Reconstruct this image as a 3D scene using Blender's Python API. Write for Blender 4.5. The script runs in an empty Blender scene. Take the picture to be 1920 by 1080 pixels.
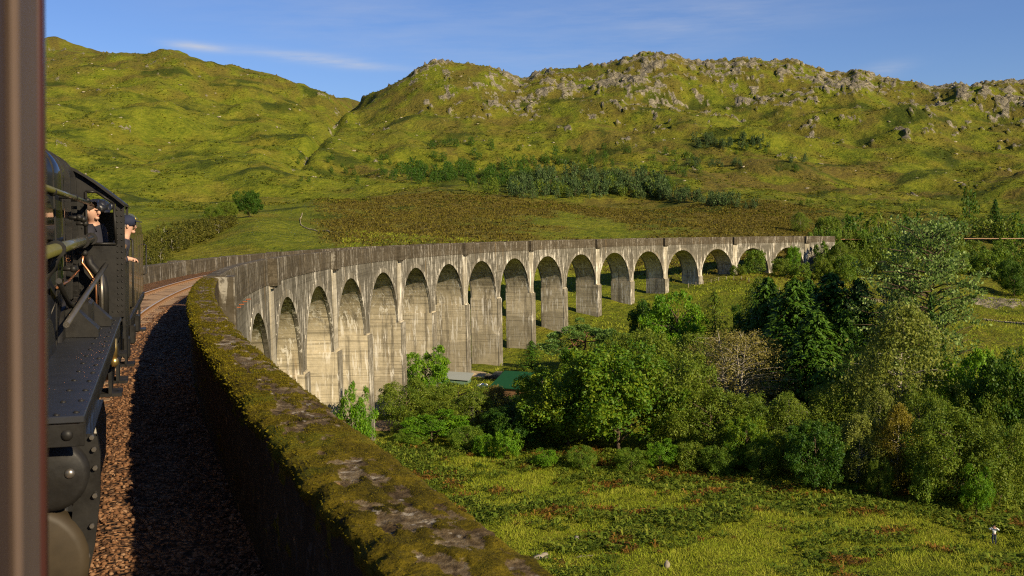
import bpy, math, random
import numpy as np
from mathutils import Matrix, Vector

random.seed(7)
RNG = np.random.default_rng(7)
SC = bpy.context.scene
COL = SC.collection

# ------------------------------------------------------------------ camera, sky, sun, exposure
FPX, YAW, PITCH, ROLL, CZ = 1811.67, 0.4188, 0.0794, -0.0185, 2.62
fw = np.array([math.sin(YAW) * math.cos(PITCH), math.cos(YAW) * math.cos(PITCH), -math.sin(PITCH)])
rt0 = np.array([math.cos(YAW), -math.sin(YAW), 0.0])
up0 = np.cross(rt0, fw)
rt = rt0 * math.cos(ROLL) + up0 * math.sin(ROLL)
up = -rt0 * math.sin(ROLL) + up0 * math.cos(ROLL)
cd = bpy.data.cameras.new("camera")
cam = bpy.data.objects.new("camera", cd)
COL.objects.link(cam)
cam.matrix_world = Matrix(((rt[0], up[0], -fw[0], 0), (rt[1], up[1], -fw[1], 0), (rt[2], up[2], -fw[2], CZ), (0, 0, 0, 1)))
cd.sensor_width = 36.0
cd.lens = FPX / 1920 * 36
cd.clip_start = 0.05
cd.clip_end = 9000
cd.dof.use_dof = True
cd.dof.focus_distance = 120
cd.dof.aperture_fstop = 6.3
SC.camera = cam

SUN_EL, SUN_AZ = math.radians(26), math.radians(158.5)      # azimuth clockwise from the +Y axis
world = bpy.data.worlds.new("World")
SC.world = world
world.use_nodes = True
wn, wl = world.node_tree.nodes, world.node_tree.links
wn.clear()
w_out = wn.new("ShaderNodeOutputWorld")
w_bg = wn.new("ShaderNodeBackground")
w_sky = wn.new("ShaderNodeTexSky")
w_sky.sky_type = 'NISHITA'
w_sky.sun_disc = False
w_sky.sun_elevation = SUN_EL
w_sky.sun_rotation = SUN_AZ
w_sky.altitude = 100
w_sky.air_density = 1.0
w_sky.dust_density = 0.3
w_sky.ozone_density = 3.0
w_bg.inputs['Strength'].default_value = 0.057
wl.new(w_bg.outputs[0], w_out.inputs[0])


def px_dir(px, py):
    d = fw * FPX + rt * (px - 960) + up * (540 - py)
    return d / math.hypot(d[0], d[1])


def w_math(op, a, b=None, c=None):
    n = wn.new("ShaderNodeMath")
    n.operation = op
    for i, v in enumerate((a, b, c)):
        if v is None:
            continue
        if isinstance(v, (int, float)):
            n.inputs[i].default_value = v
        else:
            wl.new(v, n.inputs[i])
    return n.outputs[0]


w_tc = wn.new("ShaderNodeTexCoord")
w_sep = wn.new("ShaderNodeSeparateXYZ")
wl.new(w_tc.outputs['Generated'], w_sep.inputs[0])
w_az = w_math('ARCTAN2', w_sep.outputs[0], w_sep.outputs[1])
w_el = w_math('ARCSINE', w_sep.outputs[2])
w_comb = wn.new("ShaderNodeCombineXYZ")
wl.new(w_math('MULTIPLY', w_az, 9.0), w_comb.inputs[0])
wl.new(w_math('MULTIPLY', w_el, 70.0), w_comb.inputs[1])
w_noise = wn.new("ShaderNodeTexNoise")
w_noise.inputs['Scale'].default_value = 1.0
w_noise.inputs['Detail'].default_value = 6
w_noise.inputs['Roughness'].default_value = 0.62
wl.new(w_comb.outputs[0], w_noise.inputs['Vector'])
w_total = None
# faint streaks of cirrus: azimuth, elevation, half length, half height, tilt, density
for (cx, cy, wx, wy, tilt, dens) in ((600, 112, 115, 9, 0.10, 1.25), (370, 88, 46, 7, 0.08, 1.2), (1655, 133, 42, 12, -0.1, 0.55),
                                     (255, 108, 40, 5, 0.1, 0.8), (1250, 60, 300, 60, -0.16, 0.26), (700, 60, 330, 50, 0.12, 0.22), (1000, 20, 500, 26, 0.05, 0.2)):
    d = px_dir(cx, cy)
    a0_, e0_ = math.atan2(d[0], d[1]), math.atan(d[2])
    da = w_math('SUBTRACT', w_az, a0_)
    de = w_math('SUBTRACT', w_math('SUBTRACT', w_el, e0_), w_math('MULTIPLY', da, -tilt))
    q = w_math('ADD', w_math('POWER', w_math('ABSOLUTE', w_math('DIVIDE', da, wx / FPX)), 2.0),
               w_math('POWER', w_math('ABSOLUTE', w_math('DIVIDE', de, wy / FPX)), 2.0))
    m = w_math('MULTIPLY', w_math('EXPONENT', w_math('MULTIPLY', q, -1.0)), dens)
    w_total = m if w_total is None else w_math('ADD', w_total, m)
w_gain = w_math('MULTIPLY', w_math('SUBTRACT', w_noise.outputs['Fac'], 0.30), 2.6)
w_fac = wn.new("ShaderNodeMath")
w_fac.operation = 'MULTIPLY'
w_fac.use_clamp = True
wl.new(w_total, w_fac.inputs[0])
wl.new(w_gain, w_fac.inputs[1])
w_mix = wn.new("ShaderNodeMix")
w_mix.data_type = 'RGBA'
wl.new(w_math('MULTIPLY', w_fac.outputs[0], 0.75), w_mix.inputs[0])
w_tint = wn.new("ShaderNodeMix")
w_tint.data_type = 'RGBA'
w_tint.blend_type = 'MULTIPLY'
w_tint.inputs[0].default_value = 1.0
w_tint.inputs[7].default_value = (0.75, 0.88, 1.24, 1)
wl.new(w_sky.outputs[0], w_tint.inputs[6])
wl.new(w_tint.outputs[2], w_mix.inputs[6])
w_mix.inputs[7].default_value = (6.4, 6.6, 7.2, 1)
wl.new(w_mix.outputs[2], w_bg.inputs['Color'])

sl = bpy.data.lights.new("sun", 'SUN')
sun = bpy.data.objects.new("sun", sl)
COL.objects.link(sun)
sl.energy = 5.0
sl.angle = math.radians(0.5)
sl.color = (1.0, 0.83, 0.57)
sun_vec = Vector((math.sin(SUN_AZ) * math.cos(SUN_EL), math.cos(SUN_AZ) * math.cos(SUN_EL), math.sin(SUN_EL)))
sun.rotation_euler = sun_vec.to_track_quat('Z', 'Y').to_euler()
sun.location = (60, -60, 80)

SC.view_settings.view_transform = 'Standard'
SC.view_settings.look = 'None'
SC.view_settings.exposure = 0.70
SC.view_settings.gamma = 1.0
SC.view_settings.use_curve_mapping = False
SC.render.engine = 'CYCLES'
SC.cycles.use_denoising = False
SC.cycles.filter_width = 1.15
SC.cycles.max_bounces = 5
SC.cycles.diffuse_bounces = 2
SC.cycles.transmission_bounces = 3
SC.cycles.transparent_max_bounces = 4


# ------------------------------------------------------------------ helpers
def link(o, parent=None):
    COL.objects.link(o)
    if parent is not None:
        o.parent = parent
    return o


def tag(o, label=None, cat=None, group=None, kind=None):
    if label: o['label'] = label
    if cat: o['category'] = cat
    if group: o['group'] = group
    if kind: o['kind'] = kind
    return o


def empty(name, label, cat, loc=(0, 0, 0), rotz=0.0, group=None):
    o = bpy.data.objects.new(name, None)
    o.empty_display_size = 0.3
    COL.objects.link(o)
    o.location = loc
    o.rotation_euler = (0, 0, rotz)
    return tag(o, label, cat, group)


def np_mesh(name, verts, quads=None, tris=None, mats=None, smooth=False, attrs=None, matidx=None):
    """mesh from numpy arrays"""
    me = bpy.data.meshes.new(name)
    verts = np.asarray(verts, np.float32).reshape(-1, 3)
    loops, starts = [], []
    n = 0
    if quads is not None and len(quads):
        q = np.asarray(quads, np.int32).reshape(-1, 4)
        loops.append(q.ravel()); starts.append(np.arange(len(q), dtype=np.int32) * 4); n = len(q) * 4
    if tris is not None and len(tris):
        t = np.asarray(tris, np.int32).reshape(-1, 3)
        loops.append(t.ravel()); starts.append(n + np.arange(len(t), dtype=np.int32) * 3)
    loops = np.concatenate(loops); starts = np.concatenate(starts)
    me.vertices.add(len(verts)); me.vertices.foreach_set('co', verts.ravel())
    me.loops.add(len(loops)); me.loops.foreach_set('vertex_index', loops)
    me.polygons.add(len(starts)); me.polygons.foreach_set('loop_start', starts)
    if matidx is not None:
        me.polygons.foreach_set('material_index', np.asarray(matidx, np.int32))
    for m in (mats if isinstance(mats, (list, tuple)) else [mats] if mats else []):
        me.materials.append(m)
    me.update(calc_edges=True)
    if smooth:
        me.polygons.foreach_set('use_smooth', np.ones(len(starts), bool))
    for k, v in (attrs or {}).items():
        v = np.asarray(v, np.float32)
        if v.ndim == 1:
            a = me.attributes.new(k, 'FLOAT', 'POINT'); a.data.foreach_set('value', v)
        else:
            a = me.attributes.new(k, 'FLOAT_COLOR', 'POINT'); a.data.foreach_set('color', v.ravel())
    return me


def np_obj(name, parent, verts, quads=None, tris=None, mats=None, **kw):
    return link(bpy.data.objects.new(name, np_mesh(name, verts, quads, tris, mats, **kw)), parent)


class MB:
    """collects boxes, tubes, lathes into one mesh"""
    def __init__(s):
        s.v, s.f, s.m, s.sm = [], [], [], []

    def add(s, verts, faces, m=0, smooth=False):
        o = len(s.v)
        s.v.extend([tuple(p) for p in verts])
        for fc in faces:
            s.f.append(tuple(i + o for i in fc)); s.m.append(m); s.sm.append(smooth)
        return s

    def box(s, a, b, m=0, ch=0.0):
        (x0, y0, z0), (x1, y1, z1) = a, b
        if ch <= 0:
            v = [(x0, y0, z0), (x1, y0, z0), (x1, y1, z0), (x0, y1, z0), (x0, y0, z1), (x1, y0, z1), (x1, y1, z1), (x0, y1, z1)]
            f = [(0, 3, 2, 1), (4, 5, 6, 7), (0, 1, 5, 4), (1, 2, 6, 5), (2, 3, 7, 6), (3, 0, 4, 7)]
            return s.add(v, f, m)
        c = ch
        ring = [(x0 + c, y0), (x1 - c, y0), (x1, y0 + c), (x1, y1 - c), (x1 - c, y1), (x0 + c, y1), (x0, y1 - c), (x0, y0 + c)]
        inn = [(min(max(x, x0 + c), x1 - c), min(max(y, y0 + c), y1 - c)) for x, y in ring]
        v = [(x, y, z0) for x, y in inn] + [(x, y, z0 + c) for x, y in ring] + [(x, y, z1 - c) for x, y in ring] + [(x, y, z1) for x, y in inn]
        f = [tuple(range(7, -1, -1)), tuple(range(24, 32))]
        for k in range(3):
            for i in range(8):
                j = (i + 1) % 8
                f.append((k * 8 + i, k * 8 + j, k * 8 + 8 + j, k * 8 + 8 + i))
        return s.add(v, f, m)

    def tube(s, pts, r, n=10, m=0, caps=True, smooth=True):
        pts = [np.array(p, float) for p in pts]
        rs = r if isinstance(r, (list, tuple)) else [r] * len(pts)
        v, f = [], []
        prev = None
        for i, p in enumerate(pts):
            t = pts[min(i + 1, len(pts) - 1)] - pts[max(i - 1, 0)]
            t = t / (np.linalg.norm(t) + 1e-9)
            if prev is None:
                a = np.cross(t, [0, 0, 1]) if abs(t[2]) < 0.9 else np.cross(t, [1, 0, 0])
            else:
                a = prev - t * np.dot(prev, t)
            a = a / (np.linalg.norm(a) + 1e-9); b = np.cross(t, a); prev = a
            for k in range(n):
                th = 2 * math.pi * k / n
                v.append(p + rs[i] * (a * math.cos(th) + b * math.sin(th)))
        for i in range(len(pts) - 1):
            for k in range(n):
                f.append((i * n + k, i * n + (k + 1) % n, (i + 1) * n + (k + 1) % n, (i + 1) * n + k))
        s.add(v, f, m, smooth)
        if caps:
            o = len(s.v) - len(v)
            s.f.append(tuple(o + k for k in range(n - 1, -1, -1))); s.m.append(m); s.sm.append(False)
            s.f.append(tuple(o + (len(pts) - 1) * n + k for k in range(n))); s.m.append(m); s.sm.append(False)
        return s

    def prism(s, poly, axis, a, b, m=0):
        """poly in the two other axes, extruded along axis from a to b"""
        def P(u, w, t):
            return (t, u, w) if axis == 0 else (u, t, w) if axis == 1 else (u, w, t)
        n = len(poly)
        v = [P(u, w, a) for u, w in poly] + [P(u, w, b) for u, w in poly]
        f = [tuple(range(n - 1, -1, -1)), tuple(range(n, 2 * n))] + [(i, (i + 1) % n, n + (i + 1) % n, n + i) for i in range(n)]
        return s.add(v, f, m)

    def ball(s, c, r, m=0, n=8, k=6):
        c = np.array(c, float); r = np.array([r, r, r] if np.isscalar(r) else r, float)
        v = [c + r * np.array([0, 0, -1])]
        for i in range(1, k):
            ph = -math.pi / 2 + math.pi * i / k
            for j in range(n):
                th = 2 * math.pi * j / n
                v.append(c + r * np.array([math.cos(ph) * math.cos(th), math.cos(ph) * math.sin(th), math.sin(ph)]))
        v.append(c + r * np.array([0, 0, 1]))
        f = [(0, 1 + (j + 1) % n, 1 + j) for j in range(n)]
        for i in range(k - 2):
            for j in range(n):
                f.append((1 + i * n + j, 1 + i * n + (j + 1) % n, 1 + (i + 1) * n + (j + 1) % n, 1 + (i + 1) * n + j))
        last = len(v) - 1
        f += [(1 + (k - 2) * n + j, 1 + (k - 2) * n + (j + 1) % n, last) for j in range(n)]
        return s.add(v, f, m, True)

    def mesh(s, name, mats):
        me = bpy.data.meshes.new(name)
        me.from_pydata([tuple(float(c) for c in p) for p in s.v], [], s.f)
        for q in (mats if isinstance(mats, (list, tuple)) else [mats]):
            me.materials.append(q)
        me.polygons.foreach_set('material_index', s.m)
        me.polygons.foreach_set('use_smooth', s.sm)
        me.update()
        return me

    def obj(s, name, mats, parent=None):
        return link(bpy.data.objects.new(name, s.mesh(name, mats)), parent)


# numpy gradient noise
def _hash(ix, iy, seed):
    h = (ix.astype(np.int64) * 374761393 + iy.astype(np.int64) * 668265263 + seed * 1274126177) & 0x7fffffff
    h = ((h ^ (h >> 13)) * 1274126177) & 0x7fffffff
    return (h ^ (h >> 16)) & 0xffff


def noise2(x, y, seed=0):
    x = np.asarray(x, float); y = np.asarray(y, float)
    ix, iy = np.floor(x), np.floor(y)
    fx, fy = x - ix, y - iy
    u, v = fx ** 3 * (fx * (fx * 6 - 15) + 10), fy ** 3 * (fy * (fy * 6 - 15) + 10)

    def g(dx, dy):
        a = _hash(ix + dx, iy + dy, seed) * (2 * math.pi / 65536)
        return np.cos(a) * (fx - dx) + np.sin(a) * (fy - dy)
    return 1.5 * ((g(0, 0) * (1 - u) + g(1, 0) * u) * (1 - v) + (g(0, 1) * (1 - u) + g(1, 1) * u) * v)


def fbm(x, y, seed=0, octv=4, gain=0.5):
    s, a, f = 0.0, 1.0, 1.0
    for i in range(octv):
        s = s + a * noise2(x * f + i * 17.3, y * f - i * 9.1, seed + i)
        a *= gain; f *= 2.03
    return s


def sstep(a, b, x):
    t = np.clip((np.asarray(x, float) - a) / (b - a), 0, 1)
    return t * t * (3 - 2 * t)


def pchip(xs, ys, x):
    """monotone cubic; ys may have trailing dims"""
    xs = np.asarray(xs, float); ys = np.asarray(ys, float)
    h = np.diff(xs); d = np.diff(ys, axis=0) / h.reshape((-1,) + (1,) * (ys.ndim - 1))
    m = np.zeros_like(ys)
    m[1:-1] = np.where(d[1:] * d[:-1] > 0, 2 * d[1:] * d[:-1] / (d[1:] + d[:-1] + 1e-30), 0)
    m[0], m[-1] = d[0], d[-1]
    x = np.clip(x, xs[0], xs[-1])
    i = np.clip(np.searchsorted(xs, x, side='right') - 1, 0, len(xs) - 2)
    sh = (-1,) + (1,) * (ys.ndim - 1)
    t = ((x - xs[i]) / h[i]).reshape(sh); hh = h[i].reshape(sh)
    return ((2 * t ** 3 - 3 * t ** 2 + 1) * ys[i] + (t ** 3 - 2 * t ** 2 + t) * hh * m[i]
            + (-2 * t ** 3 + 3 * t ** 2) * ys[i + 1] + (t ** 3 - t ** 2) * hh * m[i + 1])


# node materials
class NT:
    def __init__(s, name):
        s.mat = bpy.data.materials.new(name)
        s.mat.use_nodes = True
        s.t = s.mat.node_tree
        s.t.nodes.clear()
        s.out = s.t.nodes.new("ShaderNodeOutputMaterial")

    def put(s, sock, v):
        if v is None: return
        if hasattr(v, 'is_linked') or isinstance(v, bpy.types.NodeSocket):
            s.t.links.new(v, sock)
        else:
            if isinstance(v, (tuple, list)) and len(v) == 3 and sock.type == 'RGBA': v = (*v, 1)
            sock.default_value = v

    def n(s, ty, **kw):
        nd = s.t.nodes.new(ty)
        for k, v in kw.items(): setattr(nd, k, v)
        return nd

    def pos(s, scale=(1, 1, 1)):
        g = s.n("ShaderNodeNewGeometry")
        return s.vm(g.outputs['Position'], scale)

    def objpos(s, scale=(1, 1, 1)):
        g = s.n("ShaderNodeTexCoord")
        return s.vm(g.outputs['Object'], scale)

    def vm(s, vec, scale):
        m = s.n("ShaderNodeVectorMath", operation='MULTIPLY')
        s.put(m.inputs[0], vec); m.inputs[1].default_value = scale
        return m.outputs[0]

    def noise(s, vec, scale=1.0, detail=4, rough=0.55, dist=0.0):
        nd = s.n("ShaderNodeTexNoise")
        s.put(nd.inputs['Vector'], vec)
        nd.inputs['Scale'].default_value = scale; nd.inputs['Detail'].default_value = detail
        nd.inputs['Roughness'].default_value = rough; nd.inputs['Distortion'].default_value = dist
        return nd.outputs['Fac']

    def voro(s, vec, scale=1.0, out='Distance'):
        nd = s.n("ShaderNodeTexVoronoi")
        s.put(nd.inputs['Vector'], vec); nd.inputs['Scale'].default_value = scale
        return nd.outputs[out]

    def ramp(s, fac, stops):
        nd = s.n("ShaderNodeValToRGB")
        s.put(nd.inputs[0], fac)
        els = nd.color_ramp.elements
        while len(els) < len(stops): els.new(0.5)
        for e, (p, c) in zip(els, stops):
            e.position = p; e.color = (c, c, c, 1) if np.isscalar(c) else (*c, 1)
        return nd.outputs[0]

    def step(s, fac, a, b):
        nd = s.n("ShaderNodeMapRange", interpolation_type='SMOOTHSTEP')
        s.put(nd.inputs[0], fac); nd.inputs[1].default_value = a; nd.inputs[2].default_value = b
        return nd.outputs[0]

    def mix(s, fac, a, b, blend='MIX'):
        nd = s.n("ShaderNodeMix", data_type='RGBA', blend_type=blend)
        s.put(nd.inputs[0], fac); s.put(nd.inputs[6], a); s.put(nd.inputs[7], b)
        return nd.outputs[2]

    def m(s, op, a, b=None, clamp=False):
        nd = s.n("ShaderNodeMath", operation=op, use_clamp=clamp)
        s.put(nd.inputs[0], a); s.put(nd.inputs[1], b)
        return nd.outputs[0]

    def attr(s, name, out='Fac'):
        nd = s.n("ShaderNodeAttribute", attribute_name=name)
        return nd.outputs[out]

    def rgb(s, name):
        sp = s.n("ShaderNodeSeparateColor")
        s.put(sp.inputs[0], s.attr(name, 'Color'))
        return sp.outputs[0], sp.outputs[1], sp.outputs[2]

    def bump(s, h, strength=0.5, dist=0.1, normal=None):
        nd = s.n("ShaderNodeBump")
        nd.inputs['Strength'].default_value = strength; nd.inputs['Distance'].default_value = dist
        s.put(nd.inputs['Height'], h)
        if normal is not None: s.put(nd.inputs['Normal'], normal)
        return nd.outputs[0]

    def pr(s, col, rough=0.8, spec=0.3, metal=0.0, normal=None, coat=0.0):
        b = s.n("ShaderNodeBsdfPrincipled")
        s.put(b.inputs['Base Color'], col); s.put(b.inputs['Roughness'], rough)
        s.put(b.inputs['Specular IOR Level'], spec); s.put(b.inputs['Metallic'], metal)
        b.inputs['Coat Weight'].default_value = coat
        if normal is not None: s.put(b.inputs['Normal'], normal)
        return b.outputs[0]

    def done(s, sh):
        s.t.links.new(sh, s.out.inputs[0])
        return s.mat


def simple(name, col, rough=0.7, spec=0.3, metal=0.0, var=0.25, scale=6.0, coat=0.0, bump=0.0):
    t = NT(name)
    p = t.pos()
    nz = t.noise(p, scale, 5, 0.6)
    c = t.mix(nz, tuple(x * (1 - var) for x in col), tuple(min(1, x * (1 + var)) for x in col))
    nr = t.bump(t.noise(p, scale * 4, 4), 0.4, bump) if bump else None
    return t.done(t.pr(c, rough, spec, metal, nr, coat))


def leaf_mat(name, dark, mid, light, trans=0.3, gloss=0.25, rough=0.55):
    """crowns: three leaf colours spread by a per-leaf number and by clump noise"""
    t = NT(name)
    r = t.attr('rnd')
    oi = t.n("ShaderNodeObjectInfo")
    nz = t.noise(t.pos(), 0.45, 3)
    k = t.m('ADD', t.m('MULTIPLY', r, 0.62), t.m('MULTIPLY', nz, 0.40))
    k = t.m('ADD', k, t.m('MULTIPLY', t.m('SUBTRACT', oi.outputs['Random'], 0.5), 0.16))
    c = t.ramp(k, [(0.2, dark), (0.5, mid), (0.86, light)])
    b = t.pr(c, rough, gloss)
    tr = t.n("ShaderNodeBsdfTranslucent")
    t.put(tr.inputs[0], t.mix(0.5, c, tuple(x * 1.3 for x in light), 'MIX'))
    mx = t.n("ShaderNodeMixShader")
    mx.inputs[0].default_value = trans
    t.t.links.new(b, mx.inputs[1]); t.t.links.new(tr.outputs[0], mx.inputs[2])
    return t.done(mx.outputs[0])


# ------------------------------------------------------------------ the lie of the land
def ray_e(px, py):
    return px_dir(px, py)[2]


R_COL = [25, 60, 85, 120, 190, 280, 340, 420, 520, 640, 780, 950]
# per column: heights at the near distances, then image rows at the far ones
COLS = {
    -200: ([-20, -21, -22, -22, -19], [480, 445, 410, 378, 335, 285, 228]),
    100: ([-20, -21, -22, -22, -19], [480, 445, 410, 375, 335, 285, 225]),
    350: ([-23, -24, -24, -25, -22], [482, 446, 412, 380, 338, 290, 230]),
    480: ([-24, -25, -25, -26, -23], [472, 418, 402, 374, 335, 290, 235]),
    570: ([-25, -25, -26, -26, -24], [470, 432, 402, 378, 345, 300, 250]),
    672: ([-25, -26, -26, -26.5, -24], [470, 432, 405, 380, 350, 300, 250]),
    760: ([-25, -26, -26.5, -27, -25.5], [474, 436, 405, 380, 345, 285, 213]),
    850: ([-25, -26, -27, -27.3, -27.2], [482, 438, 405, 380, 343, 280, 203]),
    985: ([-25, -26, -27, -27.6, -27.6], [500, 447, 409, 380, 340, 285, 213]),
    1140: ([-25, -26, -27, -27.8, -26.6], [524, 462, 413, 380, 335, 275, 203]),
    1240: ([-25, -26, -27, -28, -26.2], [532, 472, 416, 382, 336, 275, 200]),
    1370: ([-25, -26, -27, -28, -26], [528, 476, 420, 385, 340, 282, 210]),
    1510: ([-25, -26, -27.3, -28.2, -26], [545, 487, 436, 398, 350, 290, 215]),
    1700: ([-25, -26, -27.5, -28.4, -26.5], [565, 502, 452, 412, 362, 298, 222]),
    1920: ([-25, -26.2, -27.6, -28.6, -26.5], [592, 528, 468, 418, 362, 302, 225]),
    2140: ([-25, -26.2, -27.6, -28.6, -26.5], [592, 528, 468, 418, 362, 302, 225]),
}
SKY = [(-200, 70, 1450), (60, 96, 1450), (92, 100, 1450), (150, 98, 1450), (190, 101, 1450), (260, 112, 1450), (300, 113, 1450), (345, 112, 1450), (400, 121, 1450),
       (450, 129, 1430), (540, 154, 1420), (580, 172, 1400), (612, 178, 1400), (640, 187, 1400), (672, 192, 1370), (690, 184, 1280), (715, 173, 1180), (760, 151, 1130), (800, 127, 1120), (825, 119, 1120), (850, 117, 1120),
       (880, 118, 1120), (910, 123, 1120), (950, 138, 1130), (985, 151, 1150), (1010, 143, 1150), (1040, 135, 1150), (1090, 131, 1150), (1140, 126, 1150), (1160, 120, 1150), (1185, 112, 1150), (1215, 106, 1150),
       (1240, 104, 1150), (1265, 107, 1150), (1290, 117, 1160), (1340, 119, 1160), (1380, 117, 1160), (1440, 119, 1160), (1480, 116, 1160), (1520, 126, 1160), (1560, 140, 1160), (1580, 143, 1160),
       (1605, 136, 1160), (1640, 148, 1160), (1700, 157, 1160), (1760, 167, 1160), (1790, 158, 1150), (1815, 164, 1150), (1845, 155, 1150), (1880, 152, 1150), (1920, 157, 1150), (2140, 150, 1150)]
SKY2 = [(-200, 80), (60, 66), (92, 68), (125, 71), (150, 82), (190, 100), (240, 118), (300, 150), (450, 210), (560, 205), (620, 192), (655, 189), (690, 191), (760, 230), (2140, 330)]
_az_of = lambda px: np.array([math.atan2(*px_dir(p, 400)[:2]) for p in px])
_cpx = sorted(COLS)
_caz = _az_of(_cpx)
_ce = np.array([[(z - CZ) / r for z, r in zip(COLS[p][0], R_COL[:5])] + [ray_e(p, y) for y in COLS[p][1]] for p in _cpx])
_saz = _az_of([s[0] for s in SKY])
_se = np.array([ray_e(s[0], s[1]) for s in SKY]); _sr = np.array([float(s[2]) for s in SKY])
_s2az = _az_of([s[0] for s in SKY2]); _s2e = np.array([ray_e(*s) for s in SKY2])
GULLY = np.array([(530, 318, 640), (552, 300, 690), (575, 278, 760), (600, 255, 850), (625, 230, 960), (650, 208, 1120), (672, 194, 1330)], float)
_gaz = _az_of(GULLY[:, 0])


def land(x, y, fine=True, masks=False):
    """height of the ground at x, y (numpy arrays)"""
    x = np.asarray(x, float); y = np.asarray(y, float)
    shp = x.shape
    x = x.ravel(); y = y.ravel()
    r = np.hypot(x, y) + 1e-6
    az0 = np.arctan2(x, y)
    az = np.clip(az0, _caz[0], _caz[-1])
    c = pchip(_caz, _ce, az)                                  # N x 12
    es, rs, e2 = pchip(_saz, _se, az), pchip(_saz, _sr, az), pchip(_s2az, _s2e, az)
    R = np.array(R_COL, float)
    lr = np.log(np.clip(r, 25, None))
    knots = np.concatenate([np.broadcast_to(np.log(R), (len(x), 12)), np.log(rs)[:, None], np.log(rs * 1.12)[:, None], np.full((len(x), 1), math.log(2000)), np.full((len(x), 1), math.log(3200))], 1)
    vals = np.concatenate([c, es[:, None], np.minimum(es, e2)[:, None] - 0.012, e2[:, None], e2[:, None] * 0.45], 1)
    # the near distances are flat in height, not in elevation
    vals = vals * np.exp(knots)
    zk = vals
    idx = np.clip((knots <= lr[:, None]).sum(1) - 1, 0, knots.shape[1] - 2)
    rows = np.arange(len(x))
    kr = np.exp(knots)
    k0, k1 = kr[rows, idx], kr[rows, idx + 1]
    s = (zk[:, 1:] - zk[:, :-1]) / (kr[:, 1:] - kr[:, :-1])
    mm = np.zeros_like(zk)
    same = s[:, 1:] * s[:, :-1] > 0
    mm[:, 1:-1] = np.where(same, 2 * s[:, 1:] * s[:, :-1] / np.where(same, s[:, 1:] + s[:, :-1], 1), 0)
    mm[:, 0] = 0; mm[:, -1] = s[:, -1]
    h = k1 - k0
    t = np.clip((np.clip(r, 25, None) - k0) / h, 0, 1.2)
    z = ((2 * t ** 3 - 3 * t ** 2 + 1) * zk[rows, idx] + (t ** 3 - 2 * t ** 2 + t) * h * mm[rows, idx]
         + (-2 * t ** 3 + 3 * t ** 2) * zk[rows, idx + 1] + (t ** 3 - t ** 2) * h * mm[rows, idx + 1])
    px = 960 + FPX * np.tan(np.clip(az - YAW, -1.2, 1.2))
    hf = np.clip((r - 420) / (rs - 420), 0, 1.3)              # 0 at the foot of the hills, 1 on the skyline
    keep = 1 - np.exp(-((r - rs) / 130.0) ** 2)
    far = sstep(330, 800, r)
    right = sstep(690, 860, px)
    # burn gully between the two hills
    inr = sstep(570, 700, r) * (r < 1450)
    gz = np.interp(r, GULLY[:, 2], _gaz)
    wdt = 0.0085 + 0.004 * noise2(r / 60, r * 0, 3)
    gd = np.exp(-((az - gz) / wdt) ** 2) * inr * sstep(560, 680, r)
    z = z - gd * 10 * sstep(600, 900, r)
    gd2 = np.exp(-((az - gz) / 0.0024) ** 2) * inr
    z = z - gd2 * 2.6 * sstep(590, 800, r)
    n1 = fbm(x / 210, y / 210, 11, 3)
    n2 = fbm(x / 75 + 3, y / 75, 23, 4)
    z = z + far * keep * (17 * n1) + far * (0.35 + 0.65 * keep) * (7.5 - 1.5 * right) * n2
    # low hummocks nearer by
    nearh = sstep(75, 240, r) * (1 - 0.5 * far)
    z = z + nearh * (0.9 * fbm(x / 38, y / 38, 31, 3)) * sstep(150, 330, r)
    z = z + 0.55 * sstep(60, 90, r) * fbm(x / 14, y / 14, 37, 3) * (1 - sstep(500, 900, r))
    # rock: crags on the hill, thicker towards the top of the right-hand hill
    n3 = fbm(x / 62, y / 62, 41, 5, 0.58)
    n4 = fbm(x / 15, y / 15, 53, 4, 0.6)
    bias = -0.86 + 0.60 * sstep(0.30, 0.95, hf) * (0.45 + 0.55 * right) + 0.16 * right * sstep(0.5, 0.9, hf) + 0.10 * np.exp(-((hf - 1.0) / 0.05) ** 2) * right
    bias = bias + 0.10 * sstep(0.12, 0.3, hf) - 0.13 * np.exp(-((px - 840) / 110) ** 2) + 0.10 * np.exp(-((px - 1230) / 75) ** 2) * sstep(0.6, 0.9, hf)
    n4b = fbm(x / 7.5, y / 7.5, 57, 3, 0.6)
    rock = sstep(0.02, 0.20, n3 * 0.42 + n4 * 0.55 + 0.26 * n4b + bias)
    rock = rock * sstep(0.1, 0.2, hf) * (r < rs * 1.25)
    rock = np.maximum(rock, gd2 * sstep(-0.1, 0.3, n4) * 0.8)
    # a slab of rock in the meadow on the right
    slab = np.exp(-(((px - 1868) / 50) ** 2 + ((r - 300) / 11) ** 2))
    rock = np.maximum(rock, sstep(0.34, 0.62, slab + 0.26 * n4))
    if fine:
        ridg = 1 - np.abs(fbm(x / 19, y / 19, 61, 4, 0.55))
        ridg2 = 1 - np.abs(fbm(x / 6.5, y / 6.5, 67, 3, 0.55))
        st_ = (x * 0.55 - y * 0.25) / 10.5 + 0.9 * fbm(x / 40, y / 40, 73, 2)
        st_ = st_ - np.floor(st_)
        crag = rock * (3.8 * (ridg - 0.35) + 1.6 * (ridg2 - 0.5) + 4.2 * (np.minimum(st_, (1 - st_) * 4.0) - 0.3))
        z = z + crag * far + rock * (1 - far) * (1.3 * (ridg - 0.4) + 0.4 * ridg2) * sstep(150, 200, r)
        z = z + far * (1 - rock) * (1.0 * fbm(x / 16, y / 16, 71, 3) + 0.45 * n4b) * (0.3 + 0.7 * keep)
    z = CZ + z
    if not masks:
        return z.reshape(shp)
    n5 = fbm(x / 120 + 9, y / 120, 83, 4, 0.6)
    n6 = fbm(x / 30, y / 30, 89, 4, 0.6)
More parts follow.
